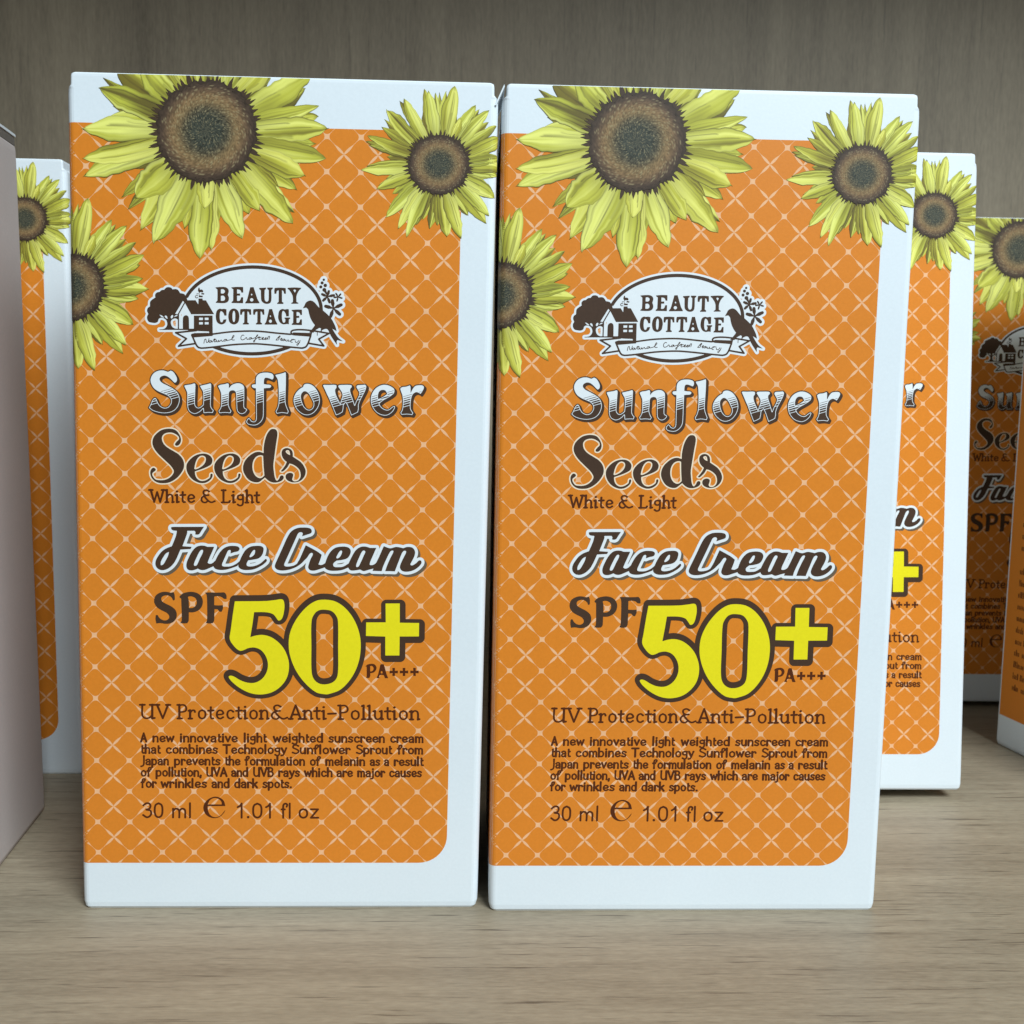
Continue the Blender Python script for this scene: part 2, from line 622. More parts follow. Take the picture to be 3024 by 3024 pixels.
class Flower:
    def __init__(self):
        self.v, self.c, self.f = [], [], []
        self.lift = 0.014

    def add(self, px, cols, faces):
        uv = to_mm(px)
        lo, hi = (UMIN - 0.6, 0.1), (W - UMIN + 0.6, H - 0.12)
        if uv[:, 0].min() < lo[0] or uv[:, 0].max() > hi[0] or uv[:, 1].max() > hi[1]:
            uv, cols, faces = clip_mesh(uv, cols, faces, lo, hi)
        b = len(self.v)
        self.v += [tuple(x * mm for x in wrap(p[0], p[1], self.lift)) for p in uv]
        self.c += [tuple(c) for c in cols]
        for f in faces:
            self.f.append(tuple(b + i for i in f))
        self.lift += 0.0005

    def petal(self, base, tip, hw, tone, bend, seed, nu=30, nv=25):
        base, tip = np.array(base), np.array(tip)
        ax = tip - base
        L = np.hypot(*ax)
        ax = ax / L
        nrm = np.array([-ax[1], ax[0]])
        r = np.random.default_rng(seed)
        skew = r.uniform(-0.18, 0.18)
        u = np.linspace(0, 1, nu)
        v = np.linspace(-1, 1, nv)
        pk = r.uniform(0.40, 0.60)
        prof = np.where(u < pk, 0.58 + 0.42 * np.sin(u / pk * math.pi / 2) ** 1.1, np.clip(np.cos((u - pk) / (1 - pk) * math.pi / 2), 0, 1) ** 0.72)
        wob = 1 + 0.10 * (noise1(u * 5 + 3, seed + 1) - 0.5)
        cen = base + np.outer(u * L, ax) + np.outer(bend * L * (u * (1 - u) * 1.3 + skew * 0.3 * u ** 3), nrm)
        wl = hw * prof * wob * (1 + 0.12 * (noise1(u * 6, seed + 2) - 0.5))
        ruf = [1 + 0.34 * u * (noise1(u * 13 + 11 * sd, seed + 20 + sd) - 0.5) + 0.20 * (noise1(u * 4 + 5 * sd, seed + 30 + sd) - 0.5) for sd in (0, 1)]
        side = np.where(v[None, :] < 0, ruf[0][:, None], ruf[1][:, None])
        lobes = 1 + 0.055 * (noise1(v * 3.1 + 8, seed + 40) - 0.5)
        P = cen[:, None, :] + (wl[:, None] * v[None, :] * side)[..., None] * nrm
        P = P + (((lobes - 1)[None, :] * np.clip((u - 0.5) * 2, 0, 1)[:, None]) * L)[..., None] * ax
        U, V = np.meshgrid(u, v, indexing='ij')
        # printed petal: folded light and dark halves, veins, dark rim
        vein = noise1((V * 3.6 + 6 + 0.6 * U) + seed * 0.37, seed + 3)
        vein2 = noise1((V * 8.5 + 9) + seed * 0.11 + 0.8 * noise1(U * 3, seed + 9), seed + 4)
        fold = r.uniform(-0.5, 0.5)
        half = 1 / (1 + np.exp(-(V - fold + 0.2 * np.sin(U * 4 + seed)) * 7 * (1 if r.random() < 0.5 else -1)))
        g = 0.50 * half + 0.56 * vein + 0.34 * vein2 + 1.3 * tone - 0.20 + 0.22 * (noise1(U * 3 + 1, seed + 5) - 0.5)
        g = np.clip(g, 0, 1)
        yel = r.random() * 0.55
        col = np.where((g < 0.5)[..., None], OLIV + (MIDC - OLIV) * (g / 0.5)[..., None], MIDC + (LITE - MIDC) * ((g - 0.5) / 0.5)[..., None])
        col = col * (1 - 0.5 * yel) + YEL * (0.5 * yel) * (0.55 + 0.5 * g[..., None])
        dk = 1 if r.random() < .5 else -1
        rim = np.maximum(np.clip((np.abs(V) - 0.84) / 0.16, 0, 1) * (0.5 + 0.5 * (np.sign(V) == dk)), np.clip((V * dk - 0.45) / 0.55, 0, 1) * np.clip(1.05 - U, 0, 1) * 0.7)
        groove = np.clip(1 - np.abs(V - fold) / 0.10, 0, 1) * np.clip(1.1 - U, 0, 1) * 0.45
        low = np.maximum(np.clip(1 - U / 0.24, 0, 1) ** 1.2 * 0.8, np.clip(1 - U / 0.55, 0, 1) * 0.42 * (0.4 + vein))
        tipd = np.clip((U - 0.93) / 0.07, 0, 1) * 0.5
        hair = np.zeros_like(U)
        for _ in range(r.integers(2, 5)):
            v0, sl = r.uniform(-0.75, 0.75), r.uniform(-0.25, 0.25)
            u0, u1 = r.uniform(0, 0.25), r.uniform(0.45, 0.95)
            hair = np.maximum(hair, np.clip(1 - np.abs(V - v0 - sl * (U - 0.5)) / 0.09, 0, 1) * ((U > u0) & (U < u1)) * r.uniform(0.35, 0.8))
        k = np.clip(np.maximum.reduce([rim * np.clip(U * 6, 0, 1) * 0.9, groove, low, tipd, hair]), 0, 0.9)[..., None]
        col = col * (1 - k) + DARK * k
        idx = np.arange(nu * nv).reshape(nu, nv)
        fc = [(int(idx[i, j]), int(idx[i + 1, j]), int(idx[i + 1, j + 1]), int(idx[i, j + 1])) for i in range(nu - 1) for j in range(nv - 1)]
        self.add(P.reshape(-1, 2), col.reshape(-1, 3), fc)

    def floret(self, base, tip, hw):
        base, tip = np.array(base), np.array(tip)
        d = tip - base
        n_ = np.array([-d[1], d[0]]) / np.hypot(*d) * hw
        P = np.array([base - n_, base + 0.6 * d - n_, tip, base + 0.6 * d + n_, base + n_])
        c_ = np.array(srgb(70, 54, 40)[:3])
        self.add(P, np.array([c_] * 5), [(0, 1, 2, 3, 4)])

    def disc(self, c, rx, ry, seed, grain=1.0):
        r = np.random.default_rng(seed)
        nr, na = 46, 150
        rr = np.linspace(0.0, 1.0, nr)
        aa = np.linspace(0, 2 * math.pi, na, endpoint=False)
        R_, A_ = np.meshgrid(rr, aa, indexing='ij')
        edge = 1 + 0.04 * (noise1(A_ * 64 / (2 * math.pi) * 0.5, seed) - 0.5) + 0.06 * (r.random((1, na)) - 0.6) * (R_ > 0.95)
        rad = R_ * np.where(R_ > 0.9, edge, 1)
        P = np.stack([c[0] + rx * rad * np.cos(A_), c[1] + ry * rad * np.sin(A_)], -1)
        stops = [(0, (62, 64, 54)), (0.30, (60, 62, 52)), (0.44, (82, 74, 56)), (0.58, (126, 103, 70)), (0.68, (130, 103, 70)), (0.78, (106, 83, 60)), (0.88, (78, 61, 48)), (1.0, (58, 46, 36))]
        col = np.zeros(R_.shape + (3,))
        for (r0, c0), (r1, c1) in zip(stops[:-1], stops[1:]):
            m = (R_ >= r0) & (R_ <= r1)
            t = ((R_ - r0) / (r1 - r0))[..., None]
            a0, a1 = np.array(srgb(*c0)[:3]), np.array(srgb(*c1)[:3])
            col = np.where(m[..., None], a0 + (a1 - a0) * t, col)
        sp_ = r.random(R_.shape)
        amp = np.where(R_ < 0.5, 0.95, np.where(R_ < 0.86, 0.55, 0.4)) * grain
        col = col * (1 + amp * (sp_ - 0.5) * 1.5)[..., None]
        hi = (r.random(R_.shape) < 0.10 * grain)[..., None] & (R_ < 0.9)[..., None]
        col = np.where(hi, col * 0.45 + np.array(srgb(172, 156, 116)[:3]) * 0.55, col)
        idx = np.arange(nr * na).reshape(nr, na)
        fc = [(int(idx[i, j]), int(idx[i + 1, j]), int(idx[i + 1, (j + 1) % na]), int(idx[i, (j + 1) % na])) for i in range(nr - 1) for j in range(na)]
        self.lift += 0.001
        self.add(P.reshape(-1, 2), col.reshape(-1, 3), fc)

    def mesh(self, name):
        me = bpy.data.meshes.new(name)
        me.from_pydata(self.v, [], self.f)
        at = me.color_attributes.new('Col', 'FLOAT_COLOR', 'POINT')
        at.data.foreach_set('color', np.c_[np.array(self.c), np.ones(len(self.c))].astype(np.float32).ravel())
        me.materials.append(PETAL)
        me.update()
        # all faces look out of the carton
        bm = bmesh.new(); bm.from_mesh(me)
        for f in bm.faces:
            if f.normal.y > 0.3:
                f.normal_flip()
        bm.to_mesh(me); bm.free()
        return me


def build_flower(o, k, disc, tips, place=None, seed=0):
    """tips: (x, y, half width, tone) in zoom pixels, painted in order; place = (centre px, scale) moves a copy"""
    fl = Flower()
    cx, cy_, rx, ry = disc
    dc = np.array([o[0] + cx * k, o[1] + cy_ * k])
    mv = (lambda p: p) if place is None else (lambda p: np.array(place[0]) + (np.array(p) - dc) * place[1])
    sc_ = 1 if place is None else place[1]
    # short back petals fill the gaps between the roots of the long ones
    rb = random.Random(seed + 40)
    for n in range(30):
        a = 2 * math.pi * (n + rb.uniform(-0.3, 0.3)) / 30
        q = np.array([math.cos(a) * rx, math.sin(a) * ry]) * k
        fl.petal(mv(dc + 0.8 * q), mv(dc + q * rb.uniform(1.55, 1.95)), 0.15 * rx * k * sc_ * rb.uniform(0.8, 1.2), -0.28 + rb.uniform(-0.12, 0.15), rb.uniform(-0.1, 0.1), seed * 13 + n * 5, 14, 13)
    for n, (x, y, hw, tone) in enumerate(tips):
        tip = np.array([o[0] + x * k, o[1] + y * k])
        d = tip - dc
        a = math.atan2(d[1] / ry, d[0] / rx)
        rnd = random.Random(seed * 100 + n)
        a += rnd.uniform(-0.05, 0.05)
        base = dc + 0.80 * k * np.array([rx * math.cos(a), ry * math.sin(a)])
        fl.petal(mv(base), mv(tip), hw * 1.08 * k * sc_, tone, rnd.uniform(-0.10, 0.10), seed * 97 + n * 7 + 1)
    # dark florets fraying the rim of the disc
    for n in range(84):
        a = 2 * math.pi * (n + rb.uniform(-0.5, 0.5)) / 84
        q = np.array([math.cos(a) * rx, math.sin(a) * ry]) * k
        fl.floret(mv(dc + 0.86 * q), mv(dc + q * rb.uniform(1.02, 1.22)), 0.030 * rx * k * sc_ * rb.uniform(0.7, 1.4))
    fl.disc(mv(dc), rx * k * sc_, ry * k * sc_, seed + 5)
    return fl


BIG = [(520, -40, 70, -.1), (640, -90, 60, .0), (760, -110, 55, .05), (870, -120, 50, -.1), (985, -90, 48, .1), (1090, -90, 45, -.15), (1190, -120, 60, -.05), (1310, -110, 70, .05),
       (1460, -40, 75, .05), (300, 95, 34, -.35), (215, 425, 60, -.15), (330, 370, 75, .02), (1790, 370, 60, -.15), (1700, 175, 70, -.1), (1770, 560, 55, -.05), (1640, 880, 60, -.02), (1620, 1035, 62, -.05),
       (1310, 1050, 58, -.05), (860, 1145, 48, -.15), (425, 925, 45, -.1), (470, 1010, 48, -.2), (1080, 1130, 48, -.2), (1510, 860, 60, -.1), (575, 560, 70, .0), (790, 1120, 65, -.05),
       (380, 20, 82, -.15), (560, 10, 85, .05), (1745, 70, 88, .12), (1800, 295, 58, .08), (1860, 452, 82, .16), (1840, 662, 74, .05), (1700, 785, 70, .15), (1610, 1115, 86, .15), (1385, 1025, 58, .05),
       (1262, 1220, 78, .2), (1045, 1300, 62, .12), (968, 1355, 80, .15), (556, 1158, 78, .2), (652, 1245, 104, .25), (155, 782, 76, .12), (145, 655, 74, .22), (148, 448, 78, .22), (272, 165, 82, -.08), (520, 935, 98, .2),
       (1000, 1010, 62, .22)]
SMALL = [(1155, 335, 30, -.1), (1110, 350, 34, -.1), (1235, 330, 50, -.05), (985, 300, 52, -.05), (700, 435, 46, -.4), (530, 648, 40, -.35), (500, 730, 58, -.15), (320, 900, 42, -.4), (350, 935, 46, -.25), (330, 1180, 50, -.25),
         (460, 1400, 46, -.3), (590, 1640, 52, -.05), (890, 1850, 46, -.1), (1040, 1900, 52, -.15), (1130, 1860, 52, -.05), (1480, 1750, 50, -.15), (1610, 540, 48, -.1), (1720, 680, 55, -.12), (1760, 1460, 62, -.05),
         (1750, 1310, 60, -.05), (1850, 950, 66, -.1), (1840, 1290, 62, .0), (1810, 720, 60, -.05),
         (1030, 315, 74, .12), (1330, 275, 84, .18), (755, 412, 66, .05), (560, 535, 76, .08), (345, 835, 66, -.08), (272, 1218, 66, .15), (440, 1440, 72, .0), (540, 1765, 78, .18), (680, 1905, 66, .15), (785, 1985, 66, .1),
         (1240, 1990, 80, .16), (1400, 2010, 76, .08), (1690, 1840, 78, .06), (1715, 1750, 68, .14), (1785, 1545, 82, .18), (1940, 1190, 84, .12), (1880, 1080, 66, .0), (1900, 840, 72, .1), (1720, 550, 72, .14), (1570, 490, 66, .04), (1400, 640, 48, .02)]
big = build_flower((180, 190), 0.42443, (1012, 468, 350, 362), BIG, None, 3)
PROTO.append(('sunflower_print', big.mesh('sunflower_print'), 'large sunflower cut off by the top edge', []))
sm = build_flower((1000, 190), 0.25880, (1150, 1165, 348, 342), SMALL, None, 11)
PROTO.append(('sunflower_print', sm.mesh('sunflower_print'), 'small sunflower at the upper right corner', []))
sm2 = build_flower((1000, 190), 0.25880, (1150, 1165, 348, 342), SMALL, ((207, 850), 1.13), 11)
PROTO.append(('sunflower_print', sm2.mesh('sunflower_print'), 'half sunflower wrapping over the left edge', []))

# ------------------------------------------------------------------ lettering: SUNFLOWER
L1, L2, L3, L4 = 0.020, 0.025, 0.030, 0.035
K = 300 / 1932
A0, B0, C0 = (430, 1080), (720, 1080), (970, 1080)
glyphs = [
    (A0, (385, 500), ["485,125! 530,150 570,205 600,270 600,320 570,355 545,345 510,310 450,255 395,225 345,220 290,245 270,285 285,325 330,365 420,410 520,465 600,530 640,600 655,680 640,760 600,840 530,900 440,930 330,935 220,915 130,880 70,830! 100,775 130,700 165,655 195,650 215,680 240,740 280,795 340,830 390,835 440,815 480,765 495,700 470,640 420,595 340,560 250,520 170,465 120,390 100,310 115,240 165,170 240,130 330,120 390,135 430,150!"]),
    (A0, (875, 568), ["745,410! 800,400 870,390 930,370! 950,385 950,480 945,600 942,760 955,800 985,830 1020,835 1060,815 1100,780! 1105,700 1105,600 1095,520 1060,460 1040,420! 1100,405 1170,390 1230,372! 1250,385 1250,480 1248,600 1245,700 1245,800 1265,850 1300,885! 1280,935! 1200,930 1110,938! 1100,850! 1060,895 1000,935 940,952 880,935 835,900 810,850 800,780 800,600 795,540 775,490 745,430"]),
    (A0, (1512, 595), ["1385,420! 1430,400 1500,390 1560,372! 1585,385 1588,470! 1640,410 1710,378 1780,372 1840,395 1875,440 1880,520 1880,650 1875,780 1885,840 1930,865! 1933,885! 1900,930 1850,955 1800,950 1760,920 1740,870 1735,780 1730,650 1725,560 1705,520 1660,505 1610,520 1588,560 1585,660 1580,770 1605,850 1635,900! 1615,942! 1520,932 1410,940! 1393,900! 1430,840 1445,780 1445,650 1440,560 1420,500 1390,440"]),
    (B0, (305, 540), ["235,300 245,250 280,205 340,178 420,170 500,178 550,200 570,240 565,280 545,305! 500,285 440,268 405,275 388,310 385,390! 440,400 500,405 525,430 500,460 440,465 385,470! 382,700 382,900 375,1020 345,1090 290,1145 220,1175 140,1170 80,1150 50,1110! 65,1070 95,1035! 120,1050 150,1090 190,1105 220,1095 238,1060 240,950 238,700 235,470! 190,462 158,435 165,405 200,395 235,395!"]),
    (B0, (730, 545), ["605,215! 680,200 740,185 795,165! 803,190 803,400 795,600 795,730 810,800 855,910! 840,955! 730,938 630,955! 610,915! 650,830 668,730 668,500 655,340 640,280 615,245"]),
    (B0, (1317, 530), ["1130,450! 1150,405 1200,388 1260,395 1330,435 1390,510 1430,600 1448,700 1430,800 1380,890 1310,955 1220,985 1130,970 1050,915 990,840 955,740 955,660 985,580 1040,510 1090,470",
                       "1110,560 1150,530 1200,540 1250,590 1300,680 1330,750 1325,820 1290,870 1240,885 1190,865 1140,810 1105,730 1088,650 1090,600"]),
    (C0, (345, 562), ["-100,425! -90,410 0,412 100,408 150,415! 155,460 130,500 135,570 160,640 200,720 225,770! 245,700 270,620 262,560 225,500 190,445! 200,418 300,412 400,412 440,420! 445,450 415,490 415,540 440,620 475,720 500,800! 530,720 580,620 590,560 565,510 535,460! 545,425 620,415 700,410! 720,440 700,520 650,620 600,720 575,800 575,870 560,935! 500,965 435,995! 400,900 360,800 330,745! 290,800 285,860 270,930! 210,965 145,990! 100,880 60,780 20,680 -20,600 -60,510"]),
    (C0, (872, 628), ["1250,560 1250,500 1210,460 1140,425 1060,412 980,430 900,480 840,560 810,650 810,740 830,820 870,890 930,950 1000,985 1080,1000 1150,980 1215,930 1255,870 1265,825! 1240,820 1200,845 1150,885 1100,890 1040,865 990,820 965,770! 1040,710 1130,660 1220,600",
                      "945,690! 940,620 960,550 1000,515 1050,510 1090,530 1120,590! 1030,650"]),
    (C0, (1500, 620), ["1365,490! 1400,460 1480,450 1550,425! 1560,460 1560,580! 1600,500 1650,440 1720,425 1790,430 1815,465 1790,530 1750,590! 1720,570 1680,555 1640,565 1600,600 1575,660 1560,760 1560,860 1580,910 1610,950! 1590,990! 1500,978 1390,985! 1368,950! 1400,890 1415,800 1415,680 1405,610 1380,540"]),
]
fs = Field(424, 1082, 1272, 1280, 1.0)
fd = Field(424, 1082, 1272, 1280, 1.0)
for o, (ax, ay), cs in glyphs:
    g = Field(424, 1082, 1272, 1280, 1.0)
    cc = [parse(c, o, K) for c in cs]
    g.shape(cc, 14)
    fs = fs | g
    X, Y = np.meshgrid(g.x0 + np.arange(g.nx), g.y0 + np.arange(g.ny))
    t = (Y - (o[1] + ay * K)) + 0.28 * (X - (o[0] + ax * K))       # distance below the first stripe
    band = np.full_like(t, 40.0)
    for c_, th in ((0, 8), (42, 14), (84, 21), (127, 28), (172, 37)):
        band = np.minimum(band, np.abs(t - c_ * K) - th * K / 2)
    band = np.minimum(band, 202 * K - t)
    fd = fd | g.like(np.maximum(g.f + 1.7, band))
shadow = fs.grow(3.2)
for k_ in range(1, 6):
    shadow = shadow | fs.grow(3.2, k_, k_)
tp = Print()
tp.field(shadow, BROWN, L1)
tp.field(fs, PRINTW, L2)
tp.field(fd, BROWN, L3)
PROTO.append(('title_lettering', tp.mesh('title_lettering'), None, []))

# ------------------------------------------------------------------ lettering: SEEDS
K = 240 / 1932; O = (430, 1260); K2 = 300 / 1932; O2 = (620, 1260)
Ss = ["705,470 745,500 800,480 840,420 850,340 825,260 770,170 700,115 600,92 490,95 380,125 280,195 200,290 170,390 175,470 210,560 290,670 400,780 520,890 610,980 665,1060 680,1110 660,1170 600,1240 520,1290 430,1315 330,1315 250,1300 200,1250 170,1190 175,1145 210,1115 245,1085 250,1055 220,1025 185,1020 145,1050 120,1110 125,1190 160,1270 230,1340 320,1380 420,1390 540,1380 660,1330 780,1240 880,1110 920,1010 920,900 880,800 790,700 680,630 560,560 470,490 415,410 395,320 410,260 460,210 540,185 630,185 710,215 780,265 805,320 790,360 750,395"]
Se = ["1180,1110! 1185,1180 1215,1260 1270,1315 1340,1340 1420,1330 1490,1295 1540,1250 1550,1180 1575,1165 1600,1180 1595,1240 1560,1300 1500,1350 1420,1385 1320,1390 1220,1360 1120,1300 1040,1210 990,1110 975,1010 990,930 1050,840 1140,760 1240,710 1350,688 1450,695 1540,740 1590,810 1595,870 1570,940 1500,990 1400,1035 1290,1075",
      "1165,1050! 1180,960 1210,860 1260,780 1320,740 1380,740 1430,775 1440,840 1410,920 1350,985 1260,1040 1190,1062"]
Sd = ["1025,545! 940,520 850,535 750,600 670,690 635,790 635,870 665,950 720,1030 790,1080 870,1102 940,1095 1000,1050 1050,1010! 1090,1050 1150,1090 1220,1108 1300,1100 1370,1070 1405,1025 1400,985 1370,970 1340,985 1320,1030 1285,1070 1260,1060 1235,1000 1220,900 1210,780 1225,650 1245,500 1265,350 1285,220 1285,150 1260,100 1215,85 1160,95 1110,150 1070,230 1040,340 1025,450",
      "1015,595! 960,585 890,610 840,670 815,750 815,850 840,930 885,990 940,1020 990,1015 1040,970! 1025,800"]
Sx = ["1465,715! 1420,680 1380,620 1365,550 1380,490 1430,455 1490,452 1545,480 1575,530 1580,615! 1640,655 1720,710 1780,780 1820,870 1820,940 1790,1010 1730,1070 1660,1100 1580,1105 1510,1085 1460,1050 1440,1000 1455,950 1500,925 1550,925 1585,950 1580,1000 1565,1050! 1590,1080 1640,1085 1690,1060 1725,1000 1725,930 1700,860 1640,800 1570,760 1515,745! 1480,810 1430,865 1380,900 1350,890! 1400,830 1440,770",
      "1445,510 1475,490 1510,505 1530,585! 1490,570 1455,540"]
f = Field(424, 1255, 925, 1445, 1.0)
f.shape([parse(c, O, K) for c in Ss])
f.shape([parse(c, O, K) for c in Se])
f.shape([parse(c, (O[0] + 82.1, O[1]), K) for c in Se])
f.shape([parse(c, O2, K2) for c in Sd])
f.shape([parse(c, O2, K2) for c in Sx])
sp_p = Print()
sp_p.field(f.grow(3.9), CREAM, L1)
sp_p.field(f, BROWN, L2)
PROTO.append(('seeds_lettering', sp_p.mesh('seeds_lettering'), None, []))

# ------------------------------------------------------------------ lettering: FACE CREAM
K = 390 / 1932; O = (440, 1540); K2 = 480 / 1932; O2 = (790, 1540)
face = [
    ["335,110 450,107 600,107 810,107! 775,160 745,210! 720,222 680,218! 685,185 670,165! 565,165! 565,200 540,270 515,340 495,390! 560,395 630,400! 615,432! 540,435 465,440! 440,500 410,570 370,640 310,700 240,735 170,735 120,700 100,650 110,590 150,520 200,460 260,420 340,390! 370,320 400,240 415,165! 350,155 330,130",
     "300,470! 285,530 250,600 215,655 180,670! 180,620 215,550 255,495"],
    ["860,400! 820,385 760,382 700,400 640,460 590,550 555,640 555,700 580,735 630,745 680,735 720,718! 760,738 820,738 890,710 960,680! 975,600! 930,640 890,648 862,632! 890,560 930,470 960,400!",
     "770,445 795,450 790,490 755,560 720,640 695,675 665,670 670,630 700,560 740,480"],
    ["1195,500! 1250,480 1310,465 1330,430 1310,400 1250,388 1180,390 1110,415 1050,470 1000,550 960,640 950,690 980,725 1050,740 1130,735 1220,710 1300,680! 1330,610! 1280,650 1200,685 1120,690 1078,680 1075,650 1100,590 1140,500 1165,455 1195,450 1200,475"],
    ["1455,600! 1530,590 1610,570 1660,520 1680,450 1675,415 1640,392 1570,388 1490,400 1420,445 1370,520 1330,610 1310,680 1330,715 1380,738 1460,742 1540,730 1620,695 1690,650 1728,605 1715,580 1690,595 1640,640 1570,675 1490,690 1440,680 1432,650",
     "1475,550 1490,510 1520,465 1550,448 1555,480 1540,520 1500,550"]]
crm = [
    ["410,205! 470,185 520,165 525,130 500,108 430,100 350,108 280,150 230,230 190,320 140,430 95,530 90,570 120,600 180,610 260,600 340,570 400,530 440,490! 400,480! 350,530 300,555 220,562 200,545 215,500 260,400 310,290 350,200 370,165 400,155 420,170"],
    ["455,310! 540,355 600,390 645,425! 625,490 605,540! 645,545 700,515! 680,575! 620,595 560,612 510,608 485,580 490,540 515,470 540,420 530,402 505,410 470,460 440,490! 400,530! 350,530! 385,470 420,390"],
    ["820,495! 880,488 950,465 985,410 985,365 950,335 880,328 800,345 740,400 700,480 680,560 690,590 740,612 820,615 890,605 965,575! 975,520! 900,565 840,572 790,565 782,530", "820,465 835,420 865,378 885,380 880,415 855,455"],
    ["1215,345! 1170,330 1110,332 1050,370 1000,450 960,540 960,580 985,610 1040,612 1100,602! 1140,620 1200,605 1260,590! 1310,500! 1270,538 1235,550 1212,540 1250,440 1292,345!", "1130,380 1160,385 1145,430 1105,520 1080,565 1055,570 1055,540 1090,455"],
    ["1380,325! 1430,345 1465,350 1520,335 1570,340 1610,350! 1660,335 1720,345 1750,390 1740,450 1705,520 1695,545 1715,555 1760,530 1800,495 1825,505 1820,540 1770,590 1710,620 1640,630 1590,615 1570,575 1590,510 1625,440 1645,390 1625,380 1600,400 1570,470 1535,560 1510,625! 1450,622 1395,622! 1420,550 1460,460 1495,385 1475,378 1450,400 1410,480 1370,570 1355,622! 1300,620 1245,618! 1280,540 1320,460 1355,380"]]
f = Field(440, 1535, 1275, 1735, 1.0)
for cs in face:
    f.shape([parse(c, O, K) for c in cs])
for cs in crm:
    f.shape([parse(c, O2, K2) for c in cs])
w9 = f.grow(8.6)
shd = w9
for k_ in range(1, 8):
    shd = shd | f.grow(8.6, k_, k_)
fp = Print()
fp.field(shd, TAUPE, L1)
fp.field(w9, PRINTW, L2)
fp.field(f, BROWN, L3)
PROTO.append(('cream_lettering', fp.mesh('cream_lettering'), None, []))

# ------------------------------------------------------------------ lettering: SPF 50+ PA+++
K = 320 / 1932; O = (440, 1740)
spf = [["470,220! 440,232 425,200 400,170 350,145 300,142 245,165 228,205 245,250 310,290 400,335 470,390 500,450 500,530 460,600 390,640 300,648 210,635 140,642! 125,560 130,495! 160,490 185,530 230,570 290,588 340,575 370,535 360,490 320,450 240,410 160,360 110,290 100,220 125,150 190,100 270,78 340,82 400,95 445,82! 465,130"],
       ["550,165! 600,115 680,88 770,80 870,105 940,165 968,250 950,340 890,410 800,445 718,445! 718,520 715,600 690,638! 630,642 565,635! 590,590 588,400 582,200! 560,185",
        "700,170! 715,220 720,300 722,370! 790,365 845,320 858,260 840,200 790,168 740,160"],
       ["1005,95! 1100,92 1200,97 1290,95 1350,95 1385,140 1390,210! 1340,205 1300,175 1240,160 1170,165! 1170,320! 1250,325 1325,320! 1325,380 1300,440! 1260,430 1230,395 1175,390! 1172,500 1170,590 1145,638! 1080,645 1020,635! 1040,590 1045,400 1040,200 1030,130"]]
f = Field(440, 1735, 700, 1865, 1.0)
for cs in spf:
    f.shape([parse(c, O, K) for c in cs])
K5 = 620 / 1932; O5 = (650, 1740)
five = ["138,130! 280,130 430,128 520,118 575,115 592,150 590,220 570,290 540,308 520,285 490,250 430,232 315,230! 300,340 280,460! 330,445 400,440 480,465 560,530 610,610 635,710 620,820 570,900 490,960 390,985 290,975 200,935 120,875 82,825 95,812 130,820 190,855 260,878 330,875 390,840 430,780 442,710 425,640 380,580 320,555 260,560 215,580 180,582 130,540 92,475 100,400 120,250"]
zero = ["965,118 1060,135 1150,195 1230,300 1280,430 1292,560 1270,700 1210,830 1110,940 1000,983 960,985 880,965 780,880 700,770 650,650 632,540 645,420 700,300 790,190 880,130",
        "965,210 1030,225 1075,280 1085,340 1085,550 1083,790 1060,855 1000,890 920,890 865,850 842,780 840,550 842,310 870,245 910,215"]
plus = ["1520,155! 1650,155! 1650,332! 1827,335! 1825,458! 1648,458! 1646,632! 1517,632! 1517,458! 1340,452! 1342,328! 1522,328!"]
def F5(): return Field(640, 1735, 1275, 2095, 1.0)
f5, f0, fpl = F5(), F5(), F5()
f5.shape([parse(c, O5, K5) for c in five])
f0.shape([parse(c, O5, K5) for c in zero])
fpl.shape([parse(c, O5, K5) for c in plus])
edge = f5.grow(15.0, 0, -3) | f0.grow(15.0, 0, -3) | fpl.grow(15.2, 2, 4)
yel = f5.minus(f0.grow(1.2)) | f0 | fpl
K6 = 200 / 1932; O6 = (1060, 1950)
pa = [["175,240! 230,190 330,165 420,175 480,230 492,290 460,370 400,415 315,430! 315,500 290,565! 195,568! 212,520 212,240!", "310,230! 360,225 405,270 400,340 360,375 315,385!"],
      ["600,190! 650,175 700,185! 740,320 780,470 825,575! 730,575! 700,490! 640,480 585,490! 565,530 580,572! 490,572! 530,480 570,330", "637,372 662,430 615,430"]]
fpa = Field(1070, 1960, 1245, 2020, 0.7)
for cs in pa:
    fpa.shape([parse(c, O6, K6) for c in cs])
for cx in (980, 1272, 1570):
    c_ = parse('%d,285! %d,285! %d,370! %d,360! %d,440! %d,430! %d,512! %d,512! %d,430! %d,440! %d,360! %d,370!' % (cx - 38, cx + 38, cx + 33, cx + 118, cx + 118, cx + 33, cx + 38, cx - 38, cx - 33, cx - 118, cx - 118, cx - 33), O6, K6)
    fpa.shape([c_])
np_ = Print()
np_.field(edge, BROWN, L2)
np_.field(yel, YELLOW, L3)
PROTO.append(('number_lettering', np_.mesh('number_lettering'), None, []))
sp2 = Print()
sp2.field(f, BROWN, L1)
sp2.field(fpa, RUST, L1)
PROTO.append(('factor_lettering', sp2.mesh('factor_lettering'), None, []))

